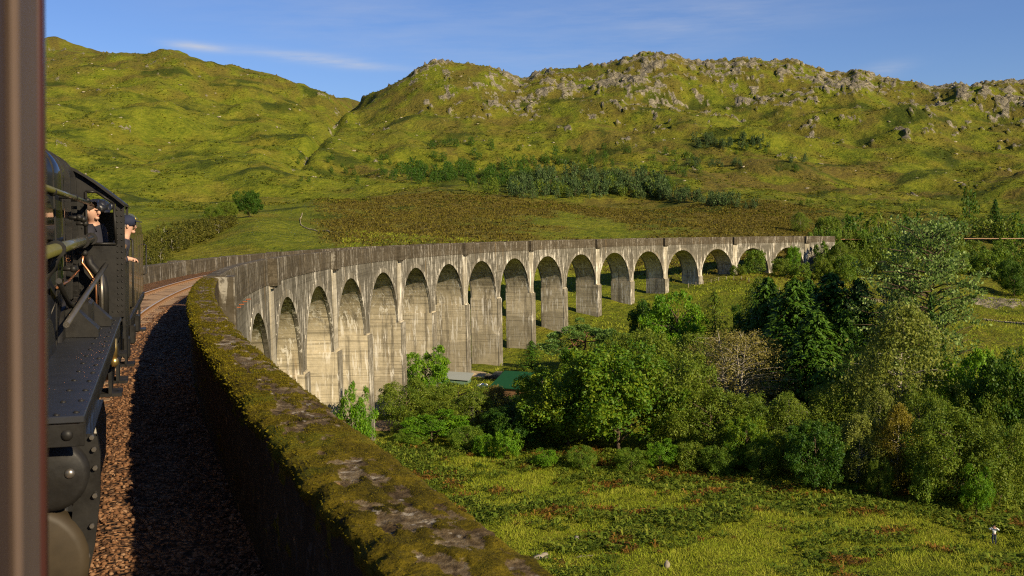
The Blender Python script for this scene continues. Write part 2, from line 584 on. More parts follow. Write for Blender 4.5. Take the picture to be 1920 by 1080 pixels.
    # heather moor behind the viaduct, and drifts of it higher up
    moor = sstep(270, 330, r) * (1 - sstep(500, 560, r)) * sstep(575, 660, px) * (1 - 0.75 * sstep(1450, 1600, px))
    hea = np.clip(moor * sstep(-0.75, 0.25, n5 + 0.5 * n6), 0, 1)
    mid = sstep(500, 560, r) * (1 - sstep(760, 880, r)) * sstep(600, 700, px)
    hea = np.maximum(hea, mid * sstep(-0.1, 0.45, n5 + 0.7 * n6) * 0.9)
    hea = np.maximum(hea, 0.7 * right * sstep(0.15, 0.6, n6 + 0.5 * n5) * sstep(520, 640, r))
    hea = np.maximum(hea, 0.85 * sstep(0.40, 0.95, hf) * sstep(-0.45, 0.40, n6 + 0.3 * n5))
    # dark bracken and grass: lens-shaped drifts
    dk = sstep(0.32, 0.62, fbm(x / 70 - 5, y / 38, 97, 4, 0.55)) * sstep(330, 460, r) * (1 - sstep(0.75, 0.95, hf))
    wood = np.exp(-(((px - 960) / 300) ** 2)) * np.exp(-((r - 640) / 95) ** 2) * right
    dk = np.maximum(dk, sstep(0.3, 0.75, wood + 0.35 * n6))
    dk2 = sstep(0.1, 0.5, n6 + 0.2 * n5) * sstep(350, 430, r) * (1 - sstep(480, 560, r)) * sstep(1500, 1600, px)
    dk = np.maximum(dk, dk2 * 0.8)
    dk = dk * (1 - rock)
    dry = sstep(-0.1, 0.6, fbm(x / 55, y / 55 + 4, 103, 4, 0.6)) * (0.25 + 0.75 * sstep(120, 220, r))
    col = np.stack([rock, hea * (1 - rock), dk, dry], 1)
    return z.reshape(shp), col


def land_z(x, y):
    return float(land(np.array([x]), np.array([y]))[0])


def at(px, r):
    """the place at distance r below image column px"""
    d = px_dir(px, 400)
    x, y = d[0] * r, d[1] * r
    return x, y, land_z(x, y)


def build_land():
    d2r = math.pi / 180
    az = np.concatenate([np.arange(-12, 57.6, 0.088), np.arange(58, 348, 3.2)]) * d2r
    nr = [(12, 60, 10), (60, 132, 95), (132, 330, 110), (330, 1500, 260), (1500, 3100, 34)]
    rr = np.concatenate([np.geomspace(a, b, n, endpoint=False) for a, b, n in nr] + [[3100.0, 5200.0]])
    A, Rr = np.meshgrid(az, rr)
    x, y = np.sin(A) * Rr, np.cos(A) * Rr
    z, col = land(x, y, True, True)
    z[-1] = -60
    na, nn = len(az), len(rr)
    v = np.stack([x, y, z], -1).reshape(-1, 3)
    i = np.arange((nn - 1))[:, None] * na + np.arange(na)[None]
    j = np.arange((nn - 1))[:, None] * na + (np.arange(na)[None] + 1) % na
    q = np.stack([i, i + na, j + na, j], -1).reshape(-1, 4)[:, ::-1]
    # middle cap
    v = np.vstack([v, [[0, 0, float(z[0].mean())]]])
    col = np.vstack([col, col[:1] * 0])
    c = len(v) - 1
    tri = np.stack([np.arange(na), np.full(na, c), (np.arange(na) + 1) % na], -1)[:, ::-1]
    t = NT("hill_grass")
    rk, he, dk = t.rgb('masks')
    dry = t.attr('masks', 'Alpha')
    p = t.pos()
    nA = t.noise(p, 0.035, 7, 0.62)
    nB = t.noise(p, 0.35, 6, 0.65)
    nC = t.noise(p, 2.2, 5, 0.65)
    nD = t.noise(t.vm(p, (1, 1, 2.5)), 0.11, 5, 0.7)
    k = t.m('ADD', t.m('ADD', t.m('MULTIPLY', nA, 0.26), t.m('MULTIPLY', nD, 0.26)), t.m('ADD', t.m('MULTIPLY', nB, 0.30), t.m('MULTIPLY', nC, 0.20)))
    grass = t.ramp(k, [(0.36, (0.024, 0.042, 0.004)), (0.46, (0.088, 0.112, 0.008)), (0.56, (0.158, 0.170, 0.013)), (0.70, (0.265, 0.240, 0.036))])
    dryc = t.ramp(k, [(0.36, (0.056, 0.050, 0.006)), (0.50, (0.145, 0.125, 0.013)), (0.72, (0.27, 0.22, 0.040))])
    c = t.mix(t.m('MULTIPLY', dry, 0.65), grass, dryc)
    heac = t.ramp(t.m('ADD', t.m('MULTIPLY', nB, 0.7), t.m('MULTIPLY', nC, 0.35)), [(0.36, (0.045, 0.032, 0.014)), (0.48, (0.092, 0.066, 0.020)), (0.58, (0.130, 0.104, 0.018)), (0.72, (0.18, 0.155, 0.020))])
    c = t.mix(t.m('MULTIPLY', he, t.step(t.m('ADD', nB, t.m('MULTIPLY', nC, 0.5)), 0.45, 0.85)), c, heac)
    c = t.mix(t.m('MULTIPLY', he, 0.5), c, heac)
    dkc = t.ramp(k, [(0.35, (0.018, 0.030, 0.004)), (0.55, (0.040, 0.058, 0.007)), (0.72, (0.075, 0.085, 0.012))])
    c = t.mix(t.m('MULTIPLY', dk, 0.85), c, dkc)
    nR = t.noise(p, 0.22, 7, 0.7)
    nR2 = t.noise(t.vm(p, (1, 1, 2.2)), 1.1, 6, 0.7)
    rockc = t.ramp(t.m('ADD', t.m('MULTIPLY', nR, 0.6), t.m('MULTIPLY', nR2, 0.45)), [(0.36, (0.050, 0.045, 0.028)), (0.46, (0.13, 0.115, 0.075)), (0.55, (0.245, 0.215, 0.145)), (0.70, (0.42, 0.37, 0.27))])
    ve = t.n("ShaderNodeTexVoronoi", feature='DISTANCE_TO_EDGE'); t.put(ve.inputs['Vector'], t.vm(p, (1, 1, 0.6))); ve.inputs['Scale'].default_value = 0.13
    rockc = t.mix(t.m('MULTIPLY', t.step(ve.outputs[0], 0.07, 0.01), 0.6), rockc, (0.035, 0.032, 0.018))
    rf = t.step(t.m('ADD', rk, t.m('ADD', t.m('MULTIPLY', t.m('SUBTRACT', nR2, 0.5), 1.6), t.m('MULTIPLY', t.m('SUBTRACT', nB, 0.5), 2.2))), 0.48, 0.64)
    c = t.mix(rf, c, rockc)
    # small pale stones strewn over the slopes
    g = t.n("ShaderNodeNewGeometry")
    bmp = t.m('ADD', t.m('MULTIPLY', nB, 2.2), t.m('MULTIPLY', nC, 0.5))
    nr_ = t.bump(bmp, 0.85, 1.3)
    sh = t.pr(c, 0.95, 0.08, 0, nr_)
    m = t.done(sh)
    o = np_obj("terrain", None, v, q, tri, m, smooth=True, attrs={'masks': col})
    tag(o, kind='structure')
    o['label'] = "yellow green glen floor rising to rocky heather hills behind the viaduct"
    return o


build_land()


# ------------------------------------------------------------------ the viaduct
RV, DO, DI, SLOPE, ARC0, BAY = 243.4, 1.6994, 1.0595, -0.0238, 73.33, 17.07
CX = DO + RV                                   # centre of the curve
DT = -1.52                                     # track centre, to the left of the camera
DL_I, DL_O = 2 * DT - DI, 2 * DT - DO          # far parapet: inner and outer face


def cp(d, a, z=0.0):
    """d to the right of the camera line, a along the curve"""
    th = a / RV
    q = CX - d
    return (CX - q * math.cos(th), q * math.sin(th), z + SLOPE * a)


def cpn(d, a, z):
    th = a / RV
    q = CX - d
    return np.stack([CX - q * np.cos(th), q * np.sin(th), z + SLOPE * a], -1)


def concrete(name, pale, dark, streak=0.5, lichen=0.0, boards=0.5, warm=(0.33, 0.22, 0.09)):
    t = NT(name)
    p = t.pos()
    big = t.noise(p, 0.11, 6, 0.65)
    mid = t.noise(p, 1.3, 6, 0.65)
    k = t.m('ADD', t.m('MULTIPLY', big, 0.6), t.m('MULTIPLY', mid, 0.45))
    c = t.ramp(k, [(0.36, dark), (0.52, tuple((a + b) / 2 for a, b in zip(pale, dark))), (0.66, pale)])
    # rough shuttering boards
    bl = t.noise(t.vm(p, (0.05, 0.05, 4.6)), 1.0, 3, 0.7)
    c = t.mix(t.m('MULTIPLY', t.step(bl, 0.52, 0.62), boards), c, tuple(x * 0.45 for x in dark), 'MIX')
    bl2 = t.noise(t.vm(p, (0.03, 0.03, 1.3)), 1.0, 2, 0.5)
    c = t.mix(t.m('MULTIPLY', t.step(bl2, 0.52, 0.70), boards * 0.55), c, tuple(x * 0.75 for x in dark), 'MIX')
    # black rain stains and runs of white lime down the face
    st = t.noise(t.vm(p, (0.9, 0.9, 0.07)), 1.0, 5, 0.62)
    c = t.mix(t.m('MULTIPLY', t.step(st, 0.50, 0.66), 0.60), c, (0.055, 0.048, 0.036))
    ls = t.noise(t.vm(p, (2.4, 2.4, 0.22)), 1.0, 5, 0.7, 0.6)
    lm = t.noise(p, 0.33, 3, 0.5)
    lf = t.m('MULTIPLY', t.step(ls, 0.525, 0.585), t.step(lm, 0.36, 0.54))
    c = t.mix(t.m('MULTIPLY', lf, streak), c, (0.66, 0.62, 0.52))
    ws = t.noise(t.vm(p, (1.4, 1.4, 0.12)), 1.0, 4, 0.6)
    c = t.mix(t.m('MULTIPLY', t.step(ws, 0.6, 0.75), 0.35), c, warm)
    if lichen:
        ln = t.noise(p, 3.1, 6, 0.7)
        c = t.mix(t.m('MULTIPLY', t.step(ln, 0.44, 0.62), lichen), c, (0.045, 0.036, 0.022))
        c = t.mix(t.m('MULTIPLY', t.step(t.noise(p, 9.0, 4, 0.7), 0.66, 0.72), 0.6), c, (0.42, 0.39, 0.30))
    # the lowest lifts are greyer, above an uneven pour line
    sz_ = t.n("ShaderNodeSeparateXYZ"); t.put(sz_.inputs[0], p)
    low = t.m('ADD', sz_.outputs[2], t.m('MULTIPLY', t.noise(t.vm(p, (0.06, 0.06, 0.0)), 1.0, 2), 9.0))
    c = t.mix(t.m('MULTIPLY', t.step(low, -16.2, -16.6), 0.45), c, tuple(x * 0.62 for x in dark))
    bm = t.m('ADD', mid, t.m('MULTIPLY', bl, 0.8))
    return t.done(t.pr(c, 0.92, 0.12, 0, t.bump(bm, 0.55, 0.07)))


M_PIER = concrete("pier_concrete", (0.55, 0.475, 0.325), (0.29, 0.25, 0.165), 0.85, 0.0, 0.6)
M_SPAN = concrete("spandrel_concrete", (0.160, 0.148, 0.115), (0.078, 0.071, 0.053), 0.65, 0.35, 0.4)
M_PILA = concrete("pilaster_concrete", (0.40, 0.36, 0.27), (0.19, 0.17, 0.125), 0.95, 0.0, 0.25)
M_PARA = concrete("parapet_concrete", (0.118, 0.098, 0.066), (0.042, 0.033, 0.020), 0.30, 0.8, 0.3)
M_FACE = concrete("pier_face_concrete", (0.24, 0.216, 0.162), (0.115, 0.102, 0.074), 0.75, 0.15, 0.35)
M_RING = concrete("arch_ring_concrete", (0.20, 0.182, 0.138), (0.10, 0.088, 0.065), 0.95, 0.25, 0.0)

viaduct = empty("viaduct", "long curved grey concrete viaduct of many tall arches crossing the glen", "viaduct")
SPR, RAD, CROWN = -9.75, 7.62, -2.13
FR, FL = DO - 0.02, DL_O + 1.05                # faces of the spandrels


def bay_mesh():
    """spandrel walls and barrel of one arch, between pier centres, around arc 0"""
    n = 36
    ang = np.linspace(math.pi, 0, n + 1)
    ta = RAD * np.cos(ang); za = SPR + RAD * np.sin(ang)
    V, F, M = [], [], []

    def vid(d, a, z):
        V.append(cp(d, a, z)); return len(V) - 1
    for d, flip in ((FR, False), (FL, True)):
        low = [vid(d, -BAY / 2, SPR)] + [vid(d, t, z) for t, z in zip(ta, za)] + [vid(d, BAY / 2, SPR)]
        top = [vid(d, -BAY / 2, -0.55)] + [vid(d, t, -0.55) for t in ta] + [vid(d, BAY / 2, -0.55)]
        for i in range(len(low) - 1):
            q = (low[i], low[i + 1], top[i + 1], top[i])
            F.append(q[::-1] if flip else q); M.append(0)
    a = [[vid(FR + (FL - FR) * k / 6, t, z) for t, z in zip(ta, za)] for k in range(7)]
    for k in range(6):
        for i in range(n):
            F.append((a[k][i], a[k + 1][i], a[k + 1][i + 1], a[k][i + 1])); M.append(1)
    me = bpy.data.meshes.new("arch")
    me.from_pydata(V, [], F)
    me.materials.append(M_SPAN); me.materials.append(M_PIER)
    me.polygons.foreach_set('material_index', M)
    me.update()
    return me


def ring_mesh():
    """raised ring of concrete round the arch, both faces"""
    n = 36
    V, F = [], []
    for d0, d1 in ((FR - 0.3, FR + 0.04), (FL + 0.3, FL - 0.04)):
        sec = []
        for ang in np.linspace(math.pi, 0, n + 1):
            c_, s_ = math.cos(ang), math.sin(ang)
            sec.append([(d0, RAD - 0.03), (d1, RAD - 0.03), (d1, RAD + 0.62), (d0, RAD + 0.62)])
            o = len(V)
            for d, q in sec[-1]:
                V.append(cp(d, q * c_, SPR + q * s_))
        base = len(V) - 4 * (n + 1)
        for i in range(n):
            for k in range(4):
                F.append((base + i * 4 + k, base + i * 4 + (k + 1) % 4, base + (i + 1) * 4 + (k + 1) % 4, base + (i + 1) * 4 + k))
    me = bpy.data.meshes.new("arch_ring")
    me.from_pydata(V, [], F)
    me.materials.append(M_RING)
    me.update()
    return me


def curved_block(d0, d1, a0, a1, z0, z1, mb=None, m=0, seg=1):
    mb = mb or MB()
    prof = [(d0, z0), (d1, z0), (d1, z1), (d0, z1)]
    v, f = [], []
    for i in range(seg + 1):
        a = a0 + (a1 - a0) * i / seg
        v += [cp(d, a, z) for d, z in prof]
    for i in range(seg):
        for k in range(4):
            f.append((i * 4 + k, i * 4 + (k + 1) % 4, i * 4 + 4 + (k + 1) % 4, i * 4 + 4 + k))
    f += [(3, 2, 1, 0), tuple(seg * 4 + k for k in range(4))]
    return mb.add(v, f, m)


def at_arc(o, a):
    """move something built round arc 0 along the curve"""
    th = a / RV
    o.matrix_local = Matrix.Translation((CX, 0, SLOPE * a)) @ Matrix.Rotation(-th, 4, 'Z') @ Matrix.Translation((-CX, 0, 0))


def pier_mesh(wide):
    mb = MB()
    half = (BAY - 2 * RAD) / 2
    # shaft above the ledge is the spandrel's own foot; below it the pier steps out a little
    e = 0.50 if wide else 0.34
    n = 10
    zs = np.linspace(SPR - 0.002, -34, n)
    for k in range(n - 1):
        pass
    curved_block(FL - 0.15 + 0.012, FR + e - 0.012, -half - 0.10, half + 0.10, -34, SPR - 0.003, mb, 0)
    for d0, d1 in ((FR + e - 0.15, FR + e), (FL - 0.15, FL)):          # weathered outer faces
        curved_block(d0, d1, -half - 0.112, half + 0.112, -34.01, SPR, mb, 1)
    # sloping weathering on the ledge
    curved_block(FR + 0.01, FR + e * 0.55, -half - 0.02, half + 0.02, SPR - 0.003, SPR + 0.22, mb, 0)
    curved_block(FL - 0.08, FL - 0.01, -half - 0.02, half + 0.02, SPR - 0.003, SPR + 0.22, mb, 0)
    return mb.mesh("pier", [M_PIER, M_FACE])


ME_BAY, ME_RING = bay_mesh(), ring_mesh()
ME_PIER = {False: pier_mesh(False), True: pier_mesh(True)}
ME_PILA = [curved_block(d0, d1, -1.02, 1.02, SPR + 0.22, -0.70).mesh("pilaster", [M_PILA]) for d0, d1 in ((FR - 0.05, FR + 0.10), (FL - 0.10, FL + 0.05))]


def refuge_mesh(s, dn, df):
    mb = MB()
    if True:
        o_ = 0.62 * s
        t_ = 0.30 * s
        for a0, a1, d0, d1 in ((-1.05, -0.72, dn + 0.02 * s, df + o_), (0.72, 1.05, dn + 0.02 * s, df + o_), (-0.72, 0.72, df + o_ - t_, df + o_)):
            curved_block(min(d0, d1), max(d0, d1), a0, a1, -0.55, 1.23, mb, 0)
        curved_block(min(df - 0.3 * s, df + o_), max(df - 0.3 * s, df + o_), -1.05, 1.05, -0.78, -0.553, mb, 0)
        curved_block(min(df - 0.3 * s, df + o_ * 0.62), max(df - 0.3 * s, df + o_ * 0.62), -0.9, 0.9, -0.98, -0.783, mb, 0)
    return mb.mesh("refuge", [M_PARA])


ME_REFU = [refuge_mesh(1, DI, DO), refuge_mesh(-1, DL_I, DL_O)]
K0, K1 = -4, 16
for k in range(K0, K1):
    o = link(bpy.data.objects.new("arch", ME_BAY), viaduct); at_arc(o, ARC0 + BAY * (k + 0.5))
    o = link(bpy.data.objects.new("arch_ring", ME_RING), viaduct); at_arc(o, ARC0 + BAY * (k + 0.5))
REFUGES = []
for k in range(K0, K1 + 1):
    a = ARC0 + BAY * k
    o = link(bpy.data.objects.new("pier", ME_PIER[k % 2 == 0]), viaduct); at_arc(o, a)
    if k % 2 == 0 and a > 20:
        for side in (0, 1):
            o = link(bpy.data.objects.new("pilaster", ME_PILA[side]), viaduct); at_arc(o, a)
            o = link(bpy.data.objects.new("refuge", ME_REFU[side]), viaduct); at_arc(o, a)
        REFUGES.append(a)
AEND, ASTART = ARC0 + BAY * K1 + 13.0, -14.0
# abutment wing wall at the far end, its foot climbing the bank
a1 = ARC0 + BAY * K1
for d0, d1 in ((FR - 0.6, FR), (FL, FL + 0.6)):
    v = [cp(d, a, z) for a, z in ((a1 + 1.0, -14), (a1 + 1.0, -0.55), (AEND, -0.55), (AEND, -1.4), (a1 + 6, -6.5)) for d in (d0, d1)]
    f = [(0, 2, 4, 6, 8), (9, 7, 5, 3, 1)] + [(2 * i, 2 * i + 1, (2 * i + 3) % 10, (2 * i + 2) % 10) for i in range(5)]
    MB().add(v, f).obj("abutment", [M_SPAN], viaduct)
mb = MB()
curved_block(FL, FR, ARC0 + BAY * K0 - 24, ARC0 + BAY * K0 - 1.2, -34, -0.56, mb, 0, 8)
mb.obj("abutment", [M_SPAN], viaduct)
# deck and string courses
mb = MB()
curved_block(DL_O + 0.06, DO - 0.06, ASTART - 5, AEND, -0.9, -0.545, mb, 0, 180)
mb.obj("deck", [M_SPAN], viaduct)
for d0, d1 in ((FR - 0.1, FR + 0.07), (DL_O - 0.05, DL_O + 0.12)):
    mb = MB()
    curved_block(d0, d1, ASTART, AEND, -0.66, -0.548, mb, 0, 180)
    mb.obj("string_course", [M_PARA], viaduct)
M_RUST = simple("rusty_iron", (0.24, 0.075, 0.025), 0.85, 0.2, var=0.3)
for k in range(4):
    o = curved_block(FR - 0.02, FR + 0.26, 52.0 + 2.3 * k, 52.06 + 2.3 * k, -0.90, -0.85).obj("bracket", [M_RUST], viaduct)
# parapet lengths between refuges
cuts = [ASTART] + [c for a in REFUGES for c in (a - 0.72, a + 0.72)] + [AEND]
NEAR_END = REFUGES[0] - 1.05
spans = []
for i in range(0, len(cuts), 2):
    spans.append((cuts[i] + (0.33 if i else 0), cuts[i + 1] - (0.33 if i + 1 < len(cuts) - 1 else 0)))
for i, (a0, a1) in enumerate(spans):
    for side, (dn, df) in enumerate(((DI + 0.02, DO), (DL_O, DL_I - 0.02))):
        if i == 0 and side == 0:
            continue
        mb = MB()
        # in short lengths of poured concrete with a coping that is not quite true
        seg = max(2, int((a1 - a0) / 1.4))
        v, f = [], []
        for s_ in range(seg + 1):
            a = a0 + (a1 - a0) * s_ / seg
            j = 0.018 * random.uniform(-1, 1)
            prof = [(dn, -0.55), (df, -0.55), (df, 1.12 + j), (df - 0.05, 1.19 + j), (dn + 0.05, 1.20 + j), (dn, 1.13 + j)]
            v += [cp(d, a, z) for d, z in prof]
        for s_ in range(seg):
            for k in range(6):
                f.append((s_ * 6 + k, s_ * 6 + (k + 1) % 6, s_ * 6 + 6 + (k + 1) % 6, s_ * 6 + 6 + k))
        f += [(5, 4, 3, 2, 1, 0), tuple(seg * 6 + k for k in range(6))]
        mb.add(v, f)
        mb.obj("parapet", [M_PARA], viaduct)


def near_parapet():
    """the mossy length beside the camera, with the moss as real relief"""
    arcs = np.concatenate([np.arange(ASTART, 0, 1.0), np.geomspace(0.6, NEAR_END, 620)])
    prof = [(DI + 0.02, -0.5)] + [(DI + 0.02, z) for z in np.linspace(-0.1, 1.10, 15)]
    prof += [(DI + 0.02 + 0.04 * (1 - math.cos(t)), 1.10 + 0.08 * math.sin(t)) for t in np.linspace(0.3, math.pi / 2, 4)]
    prof += [(d, 1.185 + 0.02 * math.sin(math.pi * (d - DI) / (DO - DI))) for d in np.linspace(DI + 0.09, DO - 0.08, 40)]
    prof += [(DO - 0.05 * (1 - math.cos(t)), 1.10 + 0.08 * math.sin(t)) for t in np.linspace(math.pi / 2, 0.2, 4)]
    prof += [(DO, z) for z in np.linspace(1.06, 0.3, 6)] + [(DO, -0.5)]
    prof = np.array(prof)
    prof[:, 0] = np.where(prof[:, 0] > DI + 0.1, DI + (prof[:, 0] - DI) * 1.05, prof[:, 0])
    npf = len(prof)
    d = np.broadcast_to(prof[:, 0], (len(arcs), npf)); z = np.broadcast_to(prof[:, 1], (len(arcs), npf))
    a = np.broadcast_to(arcs[:, None], (len(arcs), npf))
    dp = np.gradient(prof, axis=0)
    nrm = np.stack([-dp[:, 1], dp[:, 0]], -1); nrm /= np.linalg.norm(nrm, axis=1)[:, None] + 1e-9
    s = np.cumsum(np.r_[0, np.hypot(*np.diff(prof, axis=0).T)])
    S = np.broadcast_to(s, a.shape)
    w1 = 0.62 * fbm(a * 1.0, S * 2.6, 5, 3, 0.55) + 0.62 * fbm(a * 3.2, S * 6.0, 6, 4, 0.6)
    w2 = fbm(a * 5.5, S * 7, 9, 3, 0.6)
    top = sstep(1.02, 1.16, z)
    edge = np.exp(-((d - DI - 0.05) / 0.16) ** 2) * top
    edge2 = np.exp(-((d - DO + 0.06) / 0.14) ** 2) * top
    patch = sstep(-0.15, 0.35, fbm(a * 0.55, a * 0.0 + 3, 15, 3))
    moss = sstep(0.0, 0.30, 0.62 * w1 + 0.25 * w2 + 0.52 * edge + 0.24 * edge2 + 0.26 * patch - 0.03 + 0.10 * sstep(9, 4, a) - 0.10 * sstep(0.25, 0.6, d - DI) * (1 - patch)) * top
    side = sstep(0.55, 0.95, 0.7 * w1 + 0.45 * w2 + 0.55 * sstep(0.8, 1.15, z) + 0.12) * (1 - top) * (d < (DI + DO) / 2)
    moss = np.maximum(moss, side * 0.9)
    thick = moss * (0.006 + 0.012 * np.clip(0.5 + w2, 0, 1.4)) * (1 + 0.9 * edge) + 0.006 * w2
    d2 = d + nrm[:, 0] * thick; z2 = z + nrm[:, 1] * thick - moss * edge * 0.0
    # the inner edge has crumbled unevenly
    d2 = d2 - 0.035 * edge * fbm(a * 1.7, a * 0 + 1, 25, 3)
    v = cpn(d2, a, z2)
    i = (np.arange(len(arcs) - 1)[:, None] * npf + np.arange(npf - 1)[None]).reshape(-1)
    q = np.stack([i, i + npf, i + npf + 1, i + 1], -1)
    t = NT("mossy_parapet")
    p = t.pos()
    ms = t.attr('moss')
    mf = t.step(t.m('ADD', ms, t.m('ADD', t.m('MULTIPLY', t.m('SUBTRACT', t.noise(p, 22, 6, 0.72), 0.5), 1.5), t.m('MULTIPLY', t.m('SUBTRACT', t.noise(p, 7, 4, 0.6), 0.5), 1.3))), 0.35, 0.62)
    con = t.ramp(t.m('ADD', t.m('MULTIPLY', t.noise(p, 3.0, 6, 0.7), 0.55), t.m('MULTIPLY', t.noise(p, 17, 6, 0.72), 0.5)),
                 [(0.38, (0.022, 0.015, 0.008)), (0.48, (0.066, 0.044, 0.020)), (0.57, (0.145, 0.105, 0.055)), (0.70, (0.36, 0.30, 0.19))])
    lic = t.voro(t.vm(p, (1, 1, 1)), 7.0)
    con = t.mix(t.m('MULTIPLY', t.step(t.noise(p, 6.5, 6, 0.65), 0.57, 0.64), 0.7), con, (0.45, 0.40, 0.31))
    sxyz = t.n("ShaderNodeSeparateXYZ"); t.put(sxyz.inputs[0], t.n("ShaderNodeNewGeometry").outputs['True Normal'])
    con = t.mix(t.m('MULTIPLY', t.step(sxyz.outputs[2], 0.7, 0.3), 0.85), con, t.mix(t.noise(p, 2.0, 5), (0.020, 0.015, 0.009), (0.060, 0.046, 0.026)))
    con = t.mix(t.m('MULTIPLY', t.step(t.noise(t.vm(p, (1, 1, 1.01)), 4.2, 5, 0.6), 0.66, 0.70), 0.7), con, (0.38, 0.22, 0.09))
    mo = t.ramp(t.m('ADD', t.m('MULTIPLY', t.noise(p, 2.5, 5, 0.6), 0.6), t.m('MULTIPLY', t.noise(p, 40, 4, 0.7), 0.42)),
                [(0.36, (0.022, 0.018, 0.002)), (0.50, (0.078, 0.060, 0.004)), (0.62, (0.145, 0.108, 0.007)), (0.74, (0.22, 0.17, 0.014))])
    mo = t.mix(t.m('MULTIPLY', t.step(t.noise(p, 1.2, 3), 0.52, 0.66), 0.5), mo, (0.085, 0.105, 0.006))
    c = t.mix(mf, con, mo)
    h = t.m('ADD', t.m('MULTIPLY', t.noise(p, 22, 6, 0.7), 1.0), t.m('MULTIPLY', t.noise(p, 75, 4, 0.7), 0.6))
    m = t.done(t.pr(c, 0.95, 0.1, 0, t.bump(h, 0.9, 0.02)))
    o = np_obj("parapet", viaduct, v.reshape(-1, 3), q[:, ::-1], None, m, smooth=True, attrs={'moss': moss.ravel()})
    o['label'] = "near parapet with a thick golden moss coping"
    # moss tufts that hang over the edge
    rng = np.random.default_rng(3)
    N = 190000
    aa = 1.2 * (NEAR_END / 1.2) ** rng.random(N)
    jj = rng.choice(npf - 12, N) + 4
    ii = np.clip(np.searchsorted(arcs, aa), 0, len(arcs) - 1)
    keep = moss[ii, jj] > 0.25 + 0.5 * rng.random(N)
    ii, jj = ii[keep], jj[keep]
    P = v[ii, jj]
    n_ = len(P)
    th = arcs[ii] / RV
    nv = np.stack([nrm[jj, 0] * np.cos(th), -nrm[jj, 0] * np.sin(th), nrm[jj, 1]], -1)
    nv = nv + rng.normal(0, 0.55, (n_, 3)); nv[:, 2] -= 0.25 * (nrm[jj, 1] < 0.8)
    nv /= np.linalg.norm(nv, axis=1)[:, None]
    sd = np.cross(nv, rng.normal(0, 1, (n_, 3))); sd /= np.linalg.norm(sd, axis=1)[:, None]
    L = (0.0025 + 0.0065 * rng.random(n_)) * (1 + 0.5 * (jj < 22)) * np.clip(arcs[ii] / 5, 0.8, 2.6)
    W = L * (0.25 + 0.3 * rng.random(n_))
    L = L[:, None]; W = W[:, None]
    tv = np.stack([P - sd * W - nv * 0.004, P + sd * W - nv * 0.004, P + nv * L], 1).reshape(-1, 3)
    o = np_obj("moss", viaduct, tv, None, np.arange(n_ * 3).reshape(-1, 3),
               leaf_mat("moss_tuft", (0.035, 0.031, 0.003), (0.110, 0.092, 0.006), (0.21, 0.175, 0.014), 0.25, 0.05, 0.9),
               attrs={'rnd': np.repeat(rng.random(n_), 3)})
    o['kind'] = 'stuff'


near_parapet()

# ------------------------------------------------------------------ track
t = NT("ballast_bed_stone")
p = t.pos()
vc = t.voro(p, 17, 'Color')
vd = t.voro(p, 17)
sepc = t.n("ShaderNodeSeparateColor"); t.put(sepc.inputs[0], vc)
c = t.ramp(t.m('ADD', t.m('MULTIPLY', sepc.outputs[0], 0.7), t.m('MULTIPLY', t.noise(p, 0.7, 4), 0.4)), [(0.15, (0.065, 0.035, 0.018)), (0.5, (0.17, 0.082, 0.036)), (0.8, (0.25, 0.130, 0.060)), (1.0, (0.34, 0.21, 0.12))])
c = t.mix(t.step(vd, 0.35, 0.75), c, (0.035, 0.022, 0.014))
M_BED = t.done(t.pr(c, 0.95, 0.1, 0, t.bump(t.m('SUBTRACT', 1.0, vd), 1.0, 0.05)))
arcs = np.concatenate([np.arange(-14, 0, 1.0), np.arange(0, 60, 0.25), np.arange(60, AEND + 160, 2.0)])
dd = np.array([DL_I - 0.05, DL_I + 0.35, DT - 1.55, DT - 1.1, DT - 0.4, DT + 0.4, DT + 1.1, DT + 1.45, 0.25, 0.7, DI + 0.1])
zz = np.array([0.16, 0.10, 0.10, 0.045, 0.04, 0.04, 0.045, 0.075, 0.05, 0.02, 0.015])
A, D = np.meshgrid(arcs, dd, indexing='ij')
Z = np.broadcast_to(zz, A.shape) + 0.03 * fbm(A * 0.8, D * 1.2, 77, 3)
i = (np.arange(len(arcs) - 1)[:, None] * len(dd) + np.arange(len(dd) - 1)[None]).reshape(-1)
q = np.stack([i, i + len(dd), i + len(dd) + 1, i + 1], -1)
o = np_obj("track_bed", None, cpn(D, A, Z).reshape(-1, 3), q[:, ::-1], None, M_BED, smooth=True)
tag(o, "reddish brown stone track bed along the top of the viaduct", kind='structure')


def rock_shapes(n, sub=1, seed=1):
    """a few lumpy stones as vertex arrays with one triangle list"""
    import bmesh
    bm = bmesh.new()
    bmesh.ops.create_icosphere(bm, subdivisions=sub, radius=1.0)
    v0 = np.array([q.co for q in bm.verts]); f0 = np.array([[q.index for q in fc.verts] for fc in bm.faces])
    bm.free()
    rng = np.random.default_rng(seed)
    out = []
    for k in range(n):
        v = v0.copy()
        for _ in range(8):                                # chop with random planes: angular stone
            nn = rng.normal(0, 1, 3); nn /= np.linalg.norm(nn)
            h = v @ nn; lim = rng.uniform(0.36, 0.75)
            v -= np.clip(h - lim, 0, None)[:, None] * nn
        v *= rng.uniform(0.7, 1.25, 3)
        out.append(v)
    return out, f0


